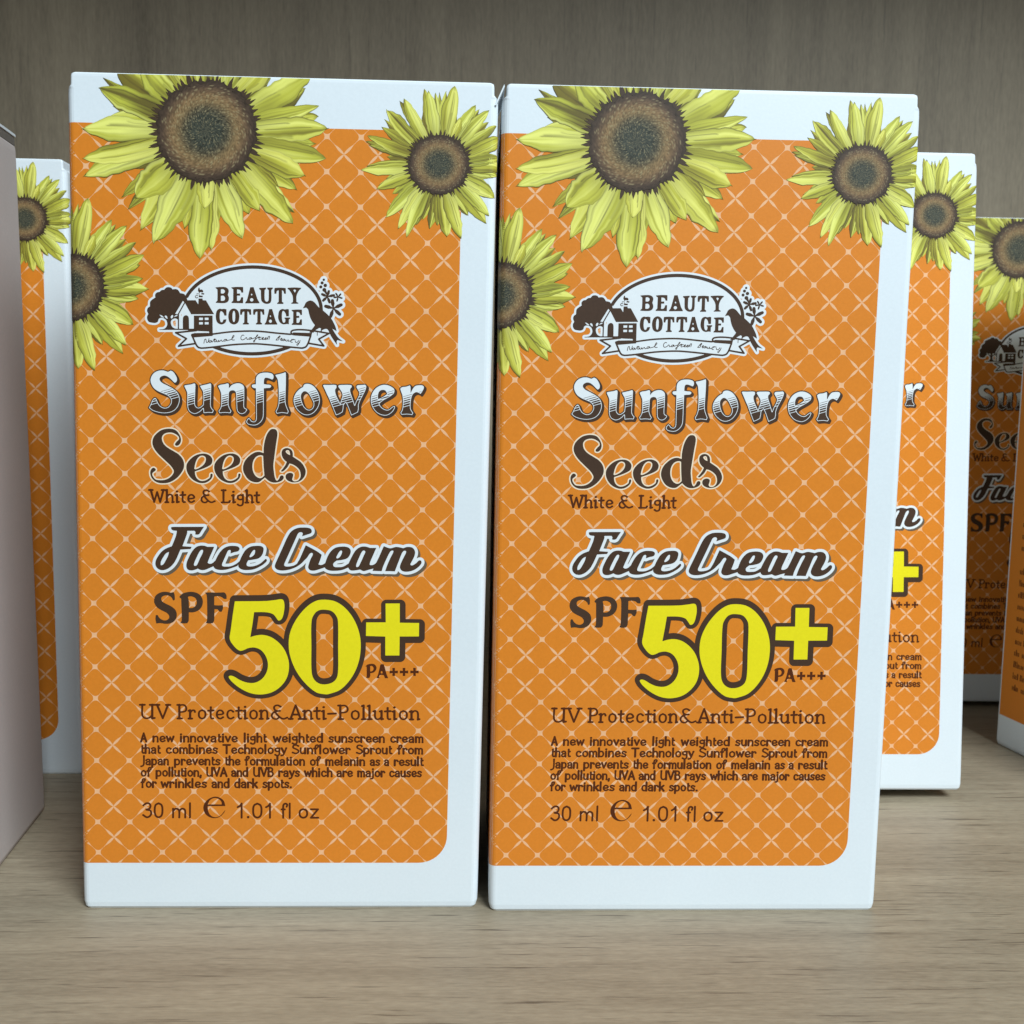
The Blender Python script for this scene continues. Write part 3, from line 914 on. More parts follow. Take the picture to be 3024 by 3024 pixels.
# ------------------------------------------------------------------ small type
G = {
    'a': (3.9, ["~.5,4.1 1.3,4.9 2.6,4.8 3.2,3.9 3.2,0", "~3.2,2.8 1.3,2.6 .4,1.4 .9,.2 2.1,.1 3.2,1.2"]),
    'b': (4.1, [".4,8 .4,0", "~.4,3.6 1.6,4.9 3,4.5 3.6,2.5 3,.5 1.6,.1 .4,1"]),
    'c': (3.7, ["~3.2,4.1 2.1,4.9 .9,4.3 .4,2.5 .9,.7 2.1,.1 3.3,.8"]),
    'd': (4.1, ["3.6,8 3.6,0", "~3.6,3.6 2.4,4.9 1,4.5 .4,2.5 1,.5 2.4,.1 3.6,1"]),
    'e': (3.8, ["~.5,2.3 3.4,2.9 3.1,4.3 2,4.9 .9,4.3 .4,2.5 .9,.7 2.1,.1 3.4,.9"]),
    'f': (2.7, ["~.8,0 .8,6.4 1.2,7.6 2.2,7.9 2.8,7.2 2.5,6.2", "0,4.7 1.6,4.7"]),
    'g': (3.8, ["~1.9,4.9 .6,4.3 .5,2.6 1.8,1.9 3.1,2.6 3.1,4.3 1.9,4.9", "~3.2,4.9 3.3,.2 2.8,-1.5 1.4,-1.9 .4,-1.2"]),
    'h': (3.8, [".4,8 .4,0", "~.4,3.4 1.6,4.9 2.8,4.7 3.3,3.5 3.3,0"]),
    'i': (1.4, [".6,4.9 .6,0", "*.6,6.9"]),
    'j': (1.6, ["~.9,4.9 .9,-.8 .3,-1.9 -.5,-1.9", "*.9,6.9"]),
    'k': (3.6, [".4,8 .4,0", "3.2,4.8 .5,2.2", "1.4,3 3.4,0"]),
    'l': (1.4, [".5,8 .5,0"]),
    'm': (5.6, [".4,4.9 .4,0", "~.4,3.6 1.4,4.9 2.4,4.5 2.8,3.4 2.8,0", "~2.8,3.6 3.8,4.9 4.8,4.5 5.1,3.4 5.1,0"]),
    'n': (3.8, [".4,4.9 .4,0", "~.4,3.4 1.6,4.9 2.8,4.7 3.3,3.5 3.3,0"]),
    'o': (4.0, ["~2,4.9 .8,4.2 .4,2.5 .8,.8 2,.1 3.2,.8 3.6,2.5 3.2,4.2 2,4.9"]),
    'p': (4.1, [".4,4.9 .4,-2.2", "~.4,3.6 1.6,4.9 3,4.5 3.6,2.5 3,.5 1.6,.1 .4,1"]),
    'r': (2.9, [".4,4.9 .4,0", "~.4,3.2 1.3,4.6 2.3,4.8 2.7,3.9"]),
    's': (3.4, ["~3,4.2 1.8,4.9 .7,4.3 .8,3.2 2.6,2 2.9,1 1.9,.1 .4,.6"]),
    't': (2.1, ["~.9,6.6 .9,1 1.4,.1 2,.2", ".9,4.7 1.8,4.7"]),
    'u': (3.9, ["~.4,4.9 .4,1.3 1.2,.1 2.4,.4 3.3,1.6", "3.3,4.9 3.3,0"]),
    'v': (3.4, [".2,4.9 1.7,.1 3.2,4.9"]),
    'w': (5.0, [".2,4.9 1.3,.1 2.5,4.3 3.7,.1 4.8,4.9"]),
    'y': (3.5, [".2,4.9 1.9,.5", "~3.4,4.9 1.8,-.2 1,-1.7 0,-1.9"]),
    'z': (3.7, [".3,4.8 3.3,4.8 .3,.1 3.4,.1"]),
    'A': (4.8, ["0.1,0 2.4,8 4.7,0", "1.1,2.6 3.7,2.6"]),
    'B': (4.3, [".5,8 .5,0", "~.5,7.9 2.6,7.8 3.6,6.2 2.6,4.4 .5,4.3", "~.5,4.3 3,4.1 4.0,2.2 2.8,.1 .5,.1"]),
    'J': (2.8, ["~2.2,8 2.1,.5 1.3,-1.1 .1,-1.6"]),
    'T': (5.0, ["0.2,7.8 4.8,7.8", "2.5,7.8 2.5,0"]),
    'S': (4.5, ["~4.1,7 2.6,7.9 .9,7.3 .7,5.4 2.5,4.2 4.1,2.8 4,.9 2.2,.1 .4,.9"]),
    'U': (4.9, ["~.5,8 .5,2 1.4,.3 3,.3 4.1,1.5 4.4,3", "4.4,8 4.4,0"]),
    'V': (4.6, ["0.1,8 2.4,.1 4.5,8"]),
    'P': (4.3, [".8,8 .8,0", "~.8,7.7 3,7.8 4.1,6.2 3.6,4.3 .8,3.7"]),
    'W': (6.8, ["0.1,8 1.9,.1 3.4,6.6 5,.1 6.7,8"]),
    'L': (4.3, [".6,8 .6,.1 3.8,.1 4.1,1"]),
    '&': (6.8, ["~3.9,7.1 2.7,7.9 1.4,7.2 1.5,5.4 2.6,4.6 3.6,4.7", "~2.6,4.6 .9,3.6 .3,2 .9,.4 2.3,.0 3.4,1.1", "~1.5,4.2 3.4,1.3 5,.1 6.6,.8"]),
    '-': (3.4, ["0,3.1 3.4,3.3"]), ',': (1.3, ["0.6,.6 .3,-1.3"]), '.': (1.4, ["*.6,.35"]),
    '3': (4.1, ["~.4,6.7 1.8,7.9 3.3,7.3 3.2,5.1 1.7,4.3", "~1.7,4.3 3.5,3.7 3.7,1.5 2.1,.05 .3,1.3"]),
    '0': (4.2, ["~2.1,7.9 .8,6.9 .4,4 .8,1.1 2.1,.1 3.4,1.1 3.8,4 3.4,6.9 2.1,7.9"]),
    '1': (3.4, ["~.6,5.9 1.6,6.7 2.2,7.9", "2.2,7.9 2.2,0"]),
}
SERIF = {'i': ["-.1,4.5 .6,4.9", ".6,.05 1.5,.3"], 'n': ["-.3,4.5 .4,4.9", "-.3,.05 1.1,.05", "3.3,.05 3.9,.25"], 'h': ["-.2,7.6 .4,8", "-.3,.05 1.1,.05", "3.3,.05 3.9,.25"],
         'r': ["-.3,4.5 .4,4.9", "-.3,.05 1.3,.05"], 't': ["-.3,4.6 2.2,4.8"], 'l': ["-.2,7.6 .5,8", "-.2,.05 1.4,.15"], 'u': ["-.3,4.6 .4,4.9", "2.6,4.6 3.3,4.9", "3.3,.05 3.9,.25"],
         'U': ["-.4,7.85 1.4,7.85", "3.5,7.85 5.2,7.85", "4.4,.05 5.3,.3"], 'V': ["-.7,7.85 1,7.85", "3.7,7.85 5.3,7.85"], 'P': ["-.1,7.85 .8,7.85", "0,.1 2,.1"],
         'A': ["-.6,.1 1,.1", "3.8,.1 5.5,.1"], 'W': ["-.7,7.85 1,7.85", "5.8,7.85 7.5,7.85"], 'L': ["-.3,7.85 1.7,7.85", "-.3,.1 1,.1"]}


def glyph_strokes(ch, serif):
    out = []
    for q in G[ch][1] + (SERIF.get(ch, []) if serif else []):
        if q[0] == '*':
            out.append((np.array([[float(z) for z in q[1:].split(',')]]), 1.35))
            continue
        sm_ = q[0] == '~'
        pts = np.array([[float(z) for z in t.split(',')] for t in q.lstrip('~').split()])
        if sm_:
            pts = smooth(pts, [False] * len(pts), 5, False)
        out.append((pts, 1.0))
    return out


def word(fld, text, x0, x1, yb, unit, nib, serif=False, kx=1.0, ky=1.0, flare=0.18):
    """one word fitted between x0 and x1 on the baseline yb(x); unit = pixels per eighth of the cap height"""
    adv = [G[c][0] for c in text]
    gap = 1.25 if serif else 0.85
    tot = sum(adv) + gap * (len(text) - 1)
    hs = (x1 - x0) / tot
    x = x0
    for c, a in zip(text, adv):
        for pts, dot in glyph_strokes(c, serif):
            q = np.c_[x + pts[:, 0] * hs, np.zeros(len(pts))]
            q[:, 1] = [yb(xx) - yy * unit for xx, yy in zip(q[:, 0], pts[:, 1])]
            r = np.full(len(q), nib * dot)
            if len(q) > 1:
                r[0] *= 1 + flare
                r[-1] *= 1 + flare
            fld.stroke(q, r, kx, ky, pad=8)
        x += (a + gap) * hs


def line(x0, y0, x1, y1):
    return lambda x: y0 + (y1 - y0) * (x - x0) / (x1 - x0)


f = Field(435, 1440, 780, 1512, 0.7)
k, ox, oy = 360 / 1932, 430, 1430
yb = line(444, oy + 314 * k, 766, oy + 328 * k)
for t, a, b in (('White', 85, 785), ('&', 880, 1105), ('Light', 1222, 1800)):
    word(f, t, ox + a * k, ox + b * k, yb, 37 / 8, 3.0, True, 1.0, 0.8)
wl = Print(); wl.field(f, RUST, L1)
PROTO.append(('subtitle_lettering', wl.mesh('subtitle_lettering'), None, []))

f = Field(405, 2075, 1250, 2140, 0.7)
k = 440 / 1932
yb = line(416, 2070 + 244 * k, 1238, 2070 + 270 * k)
for t, a, b in (('UV', 400 + 82 * k, 400 + 435 * k), ('Protection', 400 + 555 * k, 400 + 1725 * k), ('&', 400 + 1760 * k, 820 + 130 * k), ('Anti-Pollution', 820 + 165 * k, 820 + 1825 * k)):
    word(f, t, a, b, yb, 41 / 8, 3.0, True, 1.0, 0.8)
up_ = Print(); up_.field(f, RUST, L1)
PROTO.append(('claim_lettering', up_.mesh('claim_lettering'), None, []))

f = Field(408, 2160, 1260, 2345, 0.6)
a4 = lambda z: 400 + z * k
b4 = lambda z: 820 + z * k
para = [((75, 192, 1885, 212), [('A', a4(75), a4(158)), ('new', a4(228), a4(512)), ('innovative', a4(580), a4(1332)), ('light', a4(1405), a4(1705)), ('weighted', a4(1785), b4(590)), ('sunscreen', b4(655), b4(1387)), ('cream', b4(1450), b4(1885))]),
        ((75, 340, 1880, 360), [('that', a4(78), a4(335)), ('combines', a4(400), a4(1077)), ('Technology', a4(1135), b4(120)), ('Sunflower', b4(182), b4(942)), ('Sprout', b4(1010), b4(1477)), ('from', b4(1545), b4(1880))]),
        ((75, 488, 1880, 511), [('Japan', a4(78), a4(445)), ('prevents', a4(507), a4(1110)), ('the', a4(1162), a4(1367)), ('formulation', a4(1422), b4(357)), ('of', b4(415), b4(555)), ('melanin', b4(615), b4(1132)), ('as', b4(1187), b4(1325)), ('a', b4(1370), b4(1442)), ('result', b4(1497), b4(1882))]),
        ((75, 635, 1860, 655), [('of', a4(77), a4(217)), ('pollution,', a4(270), a4(872)), ('UVA', a4(922), a4(1195)), ('and', a4(1242), a4(1467)), ('UVB', a4(1527), a4(1797)), ('rays', a4(1852), b4(290)), ('which', b4(342), b4(712)), ('are', b4(757), b4(972)), ('major', b4(1027), b4(1387)), ('causes', b4(1437), b4(1862))]),
        ((75, 780, 1860, 800), [('for', a4(82), a4(285)), ('wrinkles', a4(337), a4(937)), ('and', a4(990), a4(1227)), ('dark', a4(1282), a4(1590)), ('spots.', a4(1647), b4(190))])]
for (za, ya, zb, yb_), ws in para:
    yl = line(a4(za), 2150 + ya * k, b4(zb), 2150 + yb_ * k)
    for t, xa, xb in ws:
        word(f, t, xa + 1.5, xb - 1.5, yl, 3.15, 2.65, False, 1.0, 0.85, 0.25)
pp = Print(); pp.field(f, RUST, L1)
PROTO.append(('small_print', pp.mesh('small_print'), None, []))

f = Field(410, 2345, 960, 2430, 0.7)
k, ox, oy = 560 / 1932, 400, 2340
yl = line(ox + 75 * k, oy + 262 * k, ox + 1870 * k, oy + 273 * k)
for t, a, b in (('30', 80, 292), ('ml', 380, 585), ('1.01', 1030, 1402), ('fl', 1490, 1590), ('oz', 1662, 1868)):
    word(f, t, ox + a * k, ox + b * k, yl, 42 / 8, 2.95, False, 1.0, 0.92, 0.0)
f.shape([parse(c, (ox, oy), k) for c in ("920,150! 905,100 870,68 815,55 755,75 710,120 697,170 715,225 760,262 820,272 870,255 905,220 922,190! 912,198 870,246 820,263 775,247 748,205 740,150!",
                                           "742,133! 765,90 812,68 855,80 880,108 884,134!")])
vp = Print(); vp.field(f, RUST, L1)
PROTO.append(('volume_lettering', vp.mesh('volume_lettering'), None, []))

# ------------------------------------------------------------------ emblem
EB = (415, 775, 1045, 1075)
KL, OL = 220 / 1932, (420, 820)
KR, OR = 300 / 1932, (500, 960)
KQ, OQ = 320 / 1932, (700, 960)
KN, ON = 180 / 1391, (860, 800)


def E(): return Field(*EB, 0.8)
def P_(s, o, k, n=6): return parse(s, o, k, n)
def poly(s, o, k): return np.array([(o[0] + float(t.split(',')[0]) * k, o[1] + float(t.split(',')[1]) * k) for t in s.split()])


ecx, ecy, ea, eb = 745.1, 922.1, 209.2, 133.8
tt = np.linspace(0, 2 * math.pi, 96, endpoint=False)
ell = np.c_[ecx + ea * np.cos(tt), ecy + eb * np.sin(tt)]
ell_f = E(); ell_f.shape([ell], 60)
ring = ell_f.minus(ell_f.grow(-10.2))
noring = E(); noring.shape([np.array([(500, 884), (560, 884), (640, 935), (640, 978), (500, 978)], float)])
ring = ring.minus(noring)
tree = E()
tree.shape([P_("1100,465! 1040,445 990,440! 960,390 920,345 860,330 790,340! 760,300 700,280 630,290 570,350! 510,355 450,405! 390,415 340,470 345,550! 280,590 215,650 205,710 205,780! 150,820 130,880 140,930 165,980! 135,1030 130,1090 150,1150 190,1190 260,1205 340,1212 410,1180 430,1110! 480,1080 560,1090 620,1130 650,1190 655,1260 620,1330 560,1370 450,1380! 450,1395! 820,1395! 1170,1400! 940,1365! 860,1360 790,1320 755,1250 750,1170 790,1120 860,1095 920,1120 930,1140! 935,990! 860,975! 960,810 1060,640! 1120,700! 1180,640! 1160,560!", OL, KL)])
house = E()
house.shape([P_("1160,600! 1180,625! 1390,625! 1460,735! 1465,580! 1570,580! 1575,625! 1660,630! 1870,990! 1275,990! 1110,690!", OL, KL)])
house.stroke(poly("1105,690 945,980 945,1372", OL, KL), 16 * KL)
house.shape([P_("1060,1370! 1060,1100 1085,1040 1140,1015 1195,1040 1215,1100 1222,1370!", OL, KL)])
house.shape([P_("860,1368! 1345,1365! 1345,1025! 1830,1025! 1835,1510! 1750,1500! 1735,1440! 1500,1430! 1170,1402! 900,1395!", OL, KL)])
house.shape([P_("1470,290! 1495,310 1500,345 1560,350 1590,400 1570,420 1500,420 1490,500! 1580,510! 1570,550! 1470,545! 1480,430 1450,370", OL, KL)])
house.shape([P_("1545,435! 1615,445! 1612,480! 1530,470!", OL, KL)])
house.stroke([(OL[0] + (1418 + 36 * math.cos(t)) * KL, OL[1] + (532 + 34 * math.sin(t)) * KL) for t in np.linspace(0.6, 5.6, 12)], 9 * KL)
house.stroke(poly("1420,462 1460,455", OL, KL), 10 * KL)
cuts = E()
for s_ in ("450,1000! 510,1015 580,1080! 510,1060", "590,1030 640,1030 665,1110! 620,1085", "755,1030 800,1010 805,1060 755,1095", "825,1065! 870,1015 920,1005! 915,1030 860,1050",
           "1480,1080! 1580,1080! 1580,1142! 1480,1142!", "1628,1080! 1725,1080! 1725,1142! 1628,1142!", "1480,1195! 1580,1195! 1580,1256! 1480,1256!", "1628,1195! 1728,1195! 1728,1256! 1628,1256!"):
    cuts.shape([P_(s_, OL, KL)])
rib = E()
band = [tuple(p) for p in poly("440,240 470,265 560,465", OR, KR)]
top_line = [(OR[0] + x * KR, OR[1] + y * KR) for x, y in ((740, 222), (830, 205), (1150, 165), (1400, 152), (1560, 150), (1700, 155))] + [(OQ[0] + x * KQ, OQ[1] + y * KQ) for x, y in ((500, 155), (700, 178), (960, 202))]
bot_line = [(OR[0] + x * KR, OR[1] + y * KR) for x, y in ((560, 460), (620, 472), (850, 452), (1200, 410), (1450, 396), (1560, 393), (1700, 396))] + [(OQ[0] + x * KQ, OQ[1] + y * KQ) for x, y in ((600, 390), (800, 412), (1000, 435), (1160, 450))]
tl = smooth(np.array(top_line), [False] * len(top_line), 4, False)
bl = smooth(np.array(bot_line), [False] * len(bot_line), 4, False)
rib.stroke(tl, 2.5); rib.stroke(bl, 2.5)
rib.stroke(smooth(poly("435,225 480,330 530,430 565,462", OR, KR), [False] * 4, 4, False), 2.6)
rib.shape([P_("420,205 480,187 620,182 760,182 830,190! 830,240! 700,250 470,268! 435,262 418,230", OR, KR)])
rib.stroke(poly("520,135 125,175 330,290 180,432 490,385", OR, KR), 2.6)
rib.stroke(smooth(poly("1310,248 1290,310 1265,375 1225,430 1160,450", OQ, KQ), [False] * 5, 4, False), 2.6)
rib.shape([P_("1010,168! 1330,180! 1312,246! 1010,222! 955,205!", OQ, KQ)])
rib.stroke(smooth(poly("975,195 968,155 1010,128 1150,120 1340,138 1640,188", OQ, KQ), [False] * 6, 4, False), 2.5)
rib.stroke(poly("1640,190 1460,290 1550,412 1285,365", OQ, KQ), 2.6)
rib.stroke(poly("1325,180 1312,248", OQ, KQ), 2.6)
ribin = E()
ribin.shape([np.vstack([tl, bl[::-1]])])
ribin.shape([poly("435,225 830,205 850,450 560,465", OR, KR)])
ribin.shape([poly("125,175 330,290 180,432 560,400 480,150", OR, KR)])
ribin.shape([poly("960,150 1640,188 1460,290 1550,412 1285,365 1160,450 960,400", OQ, KQ)])
bird = E()
bird.shape([P_("270,900! 310,830 340,770 400,730 470,725 540,770 600,840 660,905 740,960 860,1070 920,1140 980,1250 1020,1340 1040,1430! 990,1400 940,1370! 1000,1470 1080,1580 1190,1665! 1110,1645 1050,1640 1050,1745! 990,1660 930,1570 890,1500 860,1430 830,1385 780,1375 700,1410! 690,1395 685,1365 620,1340 530,1270 450,1140 410,1020 390,930 350,885!", ON, KN)])
bird.stroke(poly("625,1345 560,1385 470,1402", ON, KN), [2.2, 1.7, 1.5])
bird.stroke(poly("692,1380 690,1425", ON, KN), 1.6)
bird.stroke(poly("600,1460 598,1520", ON, KN), 1.1)
flw = E()
for x, y, r_ in ((748, 248, 28), (710, 320, 36), (782, 378, 40), (680, 412, 36), (760, 480, 45)):
    flw.stroke([(ON[0] + x * KN, ON[1] + y * KN)], r_ * KN)
flw.stroke(poly("775,500 835,620", ON, KN), [4, 1.2])
for (cx, cy2), tips_, w_ in (((830, 635), ((862, 512), (712, 580), (980, 605), (735, 725), (880, 765)), 33), ((1075, 645), ((1027, 565), (1132, 578), (1160, 672), (1050, 735), (985, 655)), 21), ((965, 905), ((945, 725), (790, 855), (1145, 825), (1110, 1040), (905, 1090)), 42)):
    for tx, ty in tips_:
        flw.stroke(poly('%f,%f %f,%f %f,%f' % (cx, cy2, cx + (tx - cx) * .6, cy2 + (ty - cy2) * .6, tx, ty), ON, KN), [1.0, w_ * KN, w_ * .85 * KN])
# script on the ribbon
scr = E()
for s_ in ("662,380 690,298 712,362 738,360 760,292", "800,330 770,332 762,358 790,360 806,330 812,356 835,345", "835,345 872,295 862,350 885,352", "845,312 895,305", "885,352 905,325 905,350 930,350 945,322 948,348 965,345",
           "965,345 990,318 1000,330 1010,345 1040,335", "1085,305 1050,312 1048,338 1075,335 1092,305 1098,330 1120,325", "1120,325 1175,310 1235,250 1228,230 1205,260 1198,315 1245,318",
           "1425,232 1400,225 1370,255 1368,300 1395,318 1440,300", "1440,300 1468,272 1478,285 1485,308 1520,300", "1560,275 1530,280 1522,305 1550,305 1565,275 1572,300 1595,292", "1595,292 1650,270 1690,225 1672,228 1640,300 1618,360 1605,340 1650,305",
           "1650,305 1720,260 1708,310 1740,308", "1690,278 1755,268", "1740,308 1790,290 1795,272 1770,285 1775,312 1815,305 1848,280 1825,285 1822,312 1850,310 1868,282", "1868,310 1905,250 1898,312"):
    q = poly(s_, OR, KR)
    scr.stroke(smooth(q, [False] * len(q), 4, False), 1.05)
for s_ in ("700,300 765,228 770,250 735,262 755,275 740,300 700,305", "780,298 805,285 800,270 780,288 790,312 815,305", "845,285 820,292 822,315 842,310 850,285 856,312 875,308", "875,295 878,322 905,318 915,298 918,325 935,325", "935,325 1015,292 985,300 960,335 990,345", "975,292 1040,300", "1040,318 1050,345 1085,340 1105,310", "1130,315 1095,385 1075,400 1072,380 1120,350"):
    q = poly(s_, OQ, KQ)
    scr.stroke(smooth(q, [False] * len(q), 4, False), 1.05)
dark = ((ring | tree | house).minus(cuts))
# ribbon lies over ring
body_w = (ring | tree | house | rib | bird).grow(6.2) | flw.grow(7.4) | ell_f | ribin
hole_w = E()
hole_w.shape([P_("500,1180 560,1160 590,1200 590,1260 560,1295 500,1310! 480,1310 480,1230", OL, KL)])
body_w = body_w.minus(hole_w)
inside_cut = ribin.grow(-0.2)
dark2 = (dark.minus(inside_cut & E().like(np.where(np.indices(inside_cut.f.shape)[1] * 0.8 + EB[0] > 0, -40.0, 40.0)))) | rib | bird | flw
# words
KB, OB = 300 / 1932, (620, 830)
bt = ["105,150! 200,142 290,145 345,175 362,225 345,290! 365,350 355,410 310,445 230,452 115,445! 115,430! 145,405! 148,300 145,190! 120,170", "212,190! 250,185 285,210 285,245 255,268 212,265!", "212,312! 260,310 290,345 285,390 250,408 212,405!"]
et = ["410,150! 520,142 635,145! 638,250! 605,255! 580,205 520,188! 520,270! 578,268! 578,310! 520,310! 520,410! 570,405 600,340! 635,340! 635,455! 415,450! 415,432! 445,405! 448,190! 415,165"]
at = ["770,150! 835,148! 870,260 910,380 945,440! 945,458! 675,458! 675,440! 705,400 740,270", "798,357 831,390 798,423 765,390", "798,270! 814,290! 798,312! 782,290!"]
ut = ["940,165! 1070,158! 1070,185! 1045,205! 1045,380 1070,425 1105,420 1120,380 1122,205! 1095,185! 1095,158! 1200,158! 1200,180! 1172,205! 1172,400 1150,450 1095,470 1030,455 985,410 975,340 972,210! 940,185!"]
tt_ = ["1235,165! 1340,160 1445,168! 1450,278! 1415,278! 1400,225 1375,210! 1375,430! 1405,450! 1400,472! 1285,472! 1280,455! 1310,432! 1312,212! 1280,225 1265,280! 1230,275! 1228,210"]
yt = ["1480,165! 1610,158 1740,165! 1735,185! 1700,215 1660,290 1648,340 1650,435! 1685,452! 1685,470! 1550,470! 1550,455! 1582,435! 1580,340 1560,280 1510,205! 1480,185!", "1590,210! 1615,198 1642,212! 1620,258!"]
ct = ["318,570! 320,690! 280,690! 260,640 220,605 200,620 190,690 195,770 215,815 240,812 262,765! 320,760! 300,820 250,855 200,855 145,820 118,750 118,660 140,590 190,558 230,565 270,560"]
ot = ["460,555 530,590 560,660 560,750 535,825 460,860 385,825 357,750 357,660 390,585", "460,600 482,640 485,720 478,790 460,815 440,790 432,710 438,640"]
gt = ["1505,575! 1505,708! 1455,710! 1440,650 1400,605 1380,625 1372,700 1378,780 1400,828 1430,820 1440,770! 1420,745! 1425,732! 1530,732! 1530,755! 1505,770! 1505,862! 1470,855 1400,862 1340,830 1305,760 1303,680 1325,600 1380,568 1430,578 1470,570"]


def remap(cs, fx, fy):
    res_ = []
    for c in cs:
        o_ = []
        for t in c.split():
            e_ = '!' if t.endswith('!') else ''
            x, y = t.rstrip('!').split(',')
            o_.append('%.1f,%.1f%s' % (fx(float(x)), fy(float(y)), e_))
        res_.append(' '.join(o_))
    return res_


wd = Field(630, 845, 900, 975, 0.7)
for cs in (bt, et, at, ut, tt_, yt, ct, ot, gt,
           remap(tt_, lambda x: (x - 1228) * .96 + 577, lambda y: (y - 160) * .955 + 563), remap(tt_, lambda x: (x - 1228) * .97 + 825, lambda y: (y - 160) * .955 + 564),
           remap(at, lambda x: (x - 675) * .89 + 1045, lambda y: (y - 148) * .96 + 568), remap(et, lambda x: (x - 410) * .88 + 1555, lambda y: (y - 142) * .95 + 580)):
    wd.shape([parse(c, OB, KB) for c in cs])
ep = Print()
ep.field(body_w, PRINTW, L1)
ep.field(dark2, BROWN, L2)
el = Print()
el.field(wd, BROWN, L2)
el.field(scr, BROWN, L2)
PROTO.append(('emblem', ep.mesh('emblem'), None, [('emblem_lettering', el.mesh('emblem_lettering'))]))

# ------------------------------------------------------------------ side panel small print (unreadable lines of tiny marks)
sv, sf = [], []
r2 = random.Random(4)
z = 88.0
while z > 12:
    y = 4.0
    n_end = r2.uniform(D - 9, D - 4)
    while y < n_end:
        wlen = r2.uniform(1.0, 3.4)
        yy = y
        while yy < y + wlen:
            hgt = r2.choice((0.8, 0.8, 0.8, 1.25))
            b = len(sv)
            w_ = r2.uniform(0.16, 0.3)
            sv += [(-0.03 * mm, (D - yy) * mm, z * mm), (-0.03 * mm, (D - yy - w_) * mm, z * mm), (-0.03 * mm, (D - yy - w_) * mm, (z + hgt) * mm), (-0.03 * mm, (D - yy) * mm, (z + hgt) * mm)]
            sf.append((b, b + 1, b + 2, b + 3))
            yy += w_ + r2.uniform(0.12, 0.25)
        y += wlen + 0.8
    z -= 2.3 if r2.random() > 0.12 else 4.6
side_me = bpy.data.meshes.new('side_print')
side_me.from_pydata(sv, [], sf)
side_me.materials.append(RUST)
PROTO.append(('side_print', side_me, None, []))


# ------------------------------------------------------------------ carton body
def plan(ix, iy0, iy1, r, n=6):
    pts = []
    for cx, cy_, a0 in ((W - ix - r, iy0 + r, -90), (W - ix - r, D - iy1 - r, 0), (ix + r, D - iy1 - r, 90), (ix + r, iy0 + r, 180)):
        for k_ in range(n):
            a = math.radians(a0 + 90 * k_ / (n - 1))
            pts.append((cx + r * math.cos(a), cy_ + r * math.sin(a)))
    return pts


def loft(levels, name, mat, cap=True):
    """levels: list of (z, plan points)"""
    v, f = [], []
    for z_, p in levels:
        v += [(x * mm, y * mm, z_ * mm) for x, y in p]
    n = len(levels[0][1])
    for l in range(len(levels) - 1):
        for i in range(n):
            f.append((l * n + i, l * n + (i + 1) % n, (l + 1) * n + (i + 1) % n, (l + 1) * n + i))
    if cap:
        f.append(tuple(reversed(range(n))))
        f.append(tuple(range((len(levels) - 1) * n, len(levels) * n)))
    me = bpy.data.meshes.new(name)
    me.from_pydata(v, [], f)
    me.materials.append(mat)
    for p in me.polygons:
        p.use_smooth = False
    return me


NOT = 1.75
body_me = loft([(0, plan(.5, .25, .3, .6)), (0.3, plan(.22, .06, .1, .75)), (0.9, plan(0.03, 0, 0, RAD)), (2.5, plan(0, 0, 0, RAD)), (H - NOT - 1.0, plan(0, 0, 0, RAD)), (H - NOT - .2, plan(.04, 0.0, .03, RAD)),
                (H - NOT + .05, plan(.22, 0.0, .2, .55)), (H - NOT + .3, plan(.50, 0.0, .3, .3)), (H - .45, plan(.53, 0.0, .3, .3)), (H - .16, plan(.6, .02, .35, .3)), (H, plan(.85, .16, .5, .3))], 'carton_body', WHITE)
PROTO.insert(0, ('carton_body', body_me, None, []))


def box_mesh(name, lo, hi, mat, bev=0.0):
    bm = bmesh.new()
    bmesh.ops.create_cube(bm, size=1)
    for v_ in bm.verts:
        v_.co = Vector([lo[i] + (v_.co[i] + 0.5) * (hi[i] - lo[i]) for i in range(3)]) * mm
    if bev:
        bmesh.ops.bevel(bm, geom=list(bm.edges), offset=bev * mm, segments=2, affect='EDGES')
    me = bpy.data.meshes.new(name)
    bm.to_mesh(me); bm.free()
    me.materials.append(mat)
    return me


def structure(name, me):
    o = bpy.data.objects.new(name, me)
    C.objects.link(o)
    o['kind'] = 'structure'
    return o


structure('shelf', box_mesh('shelf', (-420, -75, -18), (520, 146, 0), SHELF, 0.6))
structure('shade_shelf', box_mesh('shade_shelf', (-420, -60, 280), (520, 146, 298), SHELF, 0.6))  # unseen shelf overhead, added to shade the back wall from the lamp
structure('back_wall', box_mesh('back_wall', (-420, 146.1, -120), (520, 162, 420), PANEL))


# ------------------------------------------------------------------ the cartons on the shelf
def carton(label, x, y, z, yaw, shear=None):
    """one carton, front-left bottom corner at x, y, z (mm); shear = (sideways, forward, twist) per mm of height, a squashed box"""
    root = bpy.data.objects.new('cream_carton', None)
    C.objects.link(root)
    root.empty_display_size = 0.02
    root.location = (x * mm, y * mm, z * mm)
    root.rotation_euler = (0, 0, yaw)
    root['label'] = label
    root['category'] = 'carton'
    root['group'] = 'sunscreen cream cartons on the shelf'

    def fit(me):
        if not shear:
            return me
        m2 = me.copy()
        m2.transform(Matrix(((1, 0, shear[0], 0), (0, 1, -shear[1], 0), (0, 0, 1, 0), (0, 0, 0, 1))))
        return m2
    for name, me, lab, subs in PROTO:
        o = bpy.data.objects.new(name, fit(me))
        C.objects.link(o)
        o.parent = root
        if lab:
            o['label'] = lab
        for sn, sm_ in subs:
            s_ = bpy.data.objects.new(sn, fit(sm_))
            C.objects.link(s_)
            s_.parent = o
    return root


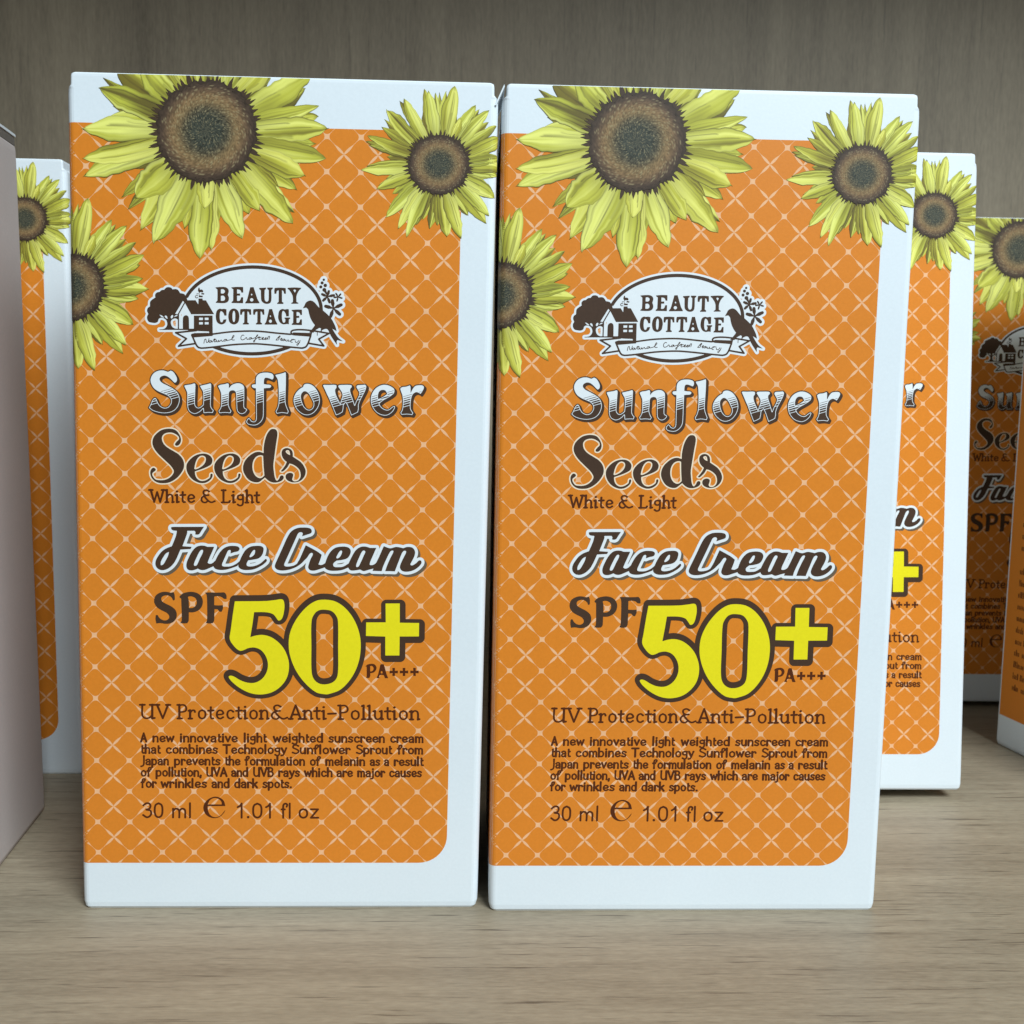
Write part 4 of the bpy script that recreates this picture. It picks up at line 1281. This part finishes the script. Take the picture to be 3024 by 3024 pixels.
c1 = carton('left of the two large orange sunscreen cartons standing in front', 0, 0, 0, 0, (0.0126987, 0.0061474))
c2 = carton('right of the two large orange sunscreen cartons standing in front', 53.4612, -0.9452, 0, -0.0004174, (0.0029081, -0.0036209))
c3 = carton('carton half hidden behind the right front carton, its plus sign and white edge showing', 83.3, 37.6, 1.9, 0.0, (-0.0386, 0.0))
c0 = carton('grey shaded carton strip with sunflower between the plain left box side and left front carton', -69.6, 49.0, 0, 0.0)
c4 = carton('deeply shadowed carton at the very back right, dim lettering and a large sunflower', 150.2, 92.0, 1.4, 0.0)
c5 = carton('carton cut off by the right picture edge, only its orange side panel showing', 162.3, 33.5, 0, math.radians(10))
cL = carton('carton cut off by the left picture edge, only its plain white side showing, shade painted into it', -66.2, -7.0, 0, math.radians(5.7), (-0.008, 0.0))

# shade and orange bounce painted into the cropped left carton's white card; its lid standing a little proud of the side panel
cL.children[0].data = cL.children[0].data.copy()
cL.children[0].data.materials[0] = paper('shade_toned_card', (0.53, 0.465, 0.44), 0.6, 0.3, 0.05, 0.1)
for nm, lo, hi, mt in (('lid_gap', (W - 0.9, 1.0, H - 1.72), (W - 0.12, D - 0.6, H - 0.42), RAW), ('lid', (0.4, 0.4, H - 0.42), (W - 0.02, D - 0.35, H + 0.06), WHITE)):
    m_ = box_mesh(nm, lo, hi, mt, 0.06)
    m_.transform(Matrix(((1, 0, -0.008, 0), (0, 1, 0, 0), (0, 0, 1, 0), (0, 0, 0, 1))))
    o_ = bpy.data.objects.new(nm, m_)
    C.objects.link(o_)
    o_.parent = cL
# loose ends of board
under_me = box_mesh('bottom_flap', (9, 5, -1.9), (43, 30, 0.1), RAW, 0.1)
uo = bpy.data.objects.new('bottom_flap', under_me)
C.objects.link(uo)
uo.parent = c3
flap_me = bpy.data.meshes.new('tuck_flap')
fx = [(0.55, H - 0.15), (-0.55, H - 2.6), (-0.40, H - 2.7), (0.62, H - 0.4)]
fv = [(x_ * mm, y_ * mm, z_ * mm) for y_ in (0.25, 9.0) for x_, z_ in fx]
flap_me.from_pydata(fv, [], [(0, 1, 2, 3), (7, 6, 5, 4), (0, 4, 5, 1), (1, 5, 6, 2), (2, 6, 7, 3), (3, 7, 4, 0)])
flap_me.materials.append(WHITE)
fo = bpy.data.objects.new('tuck_flap', flap_me)
C.objects.link(fo)
fo.parent = c2
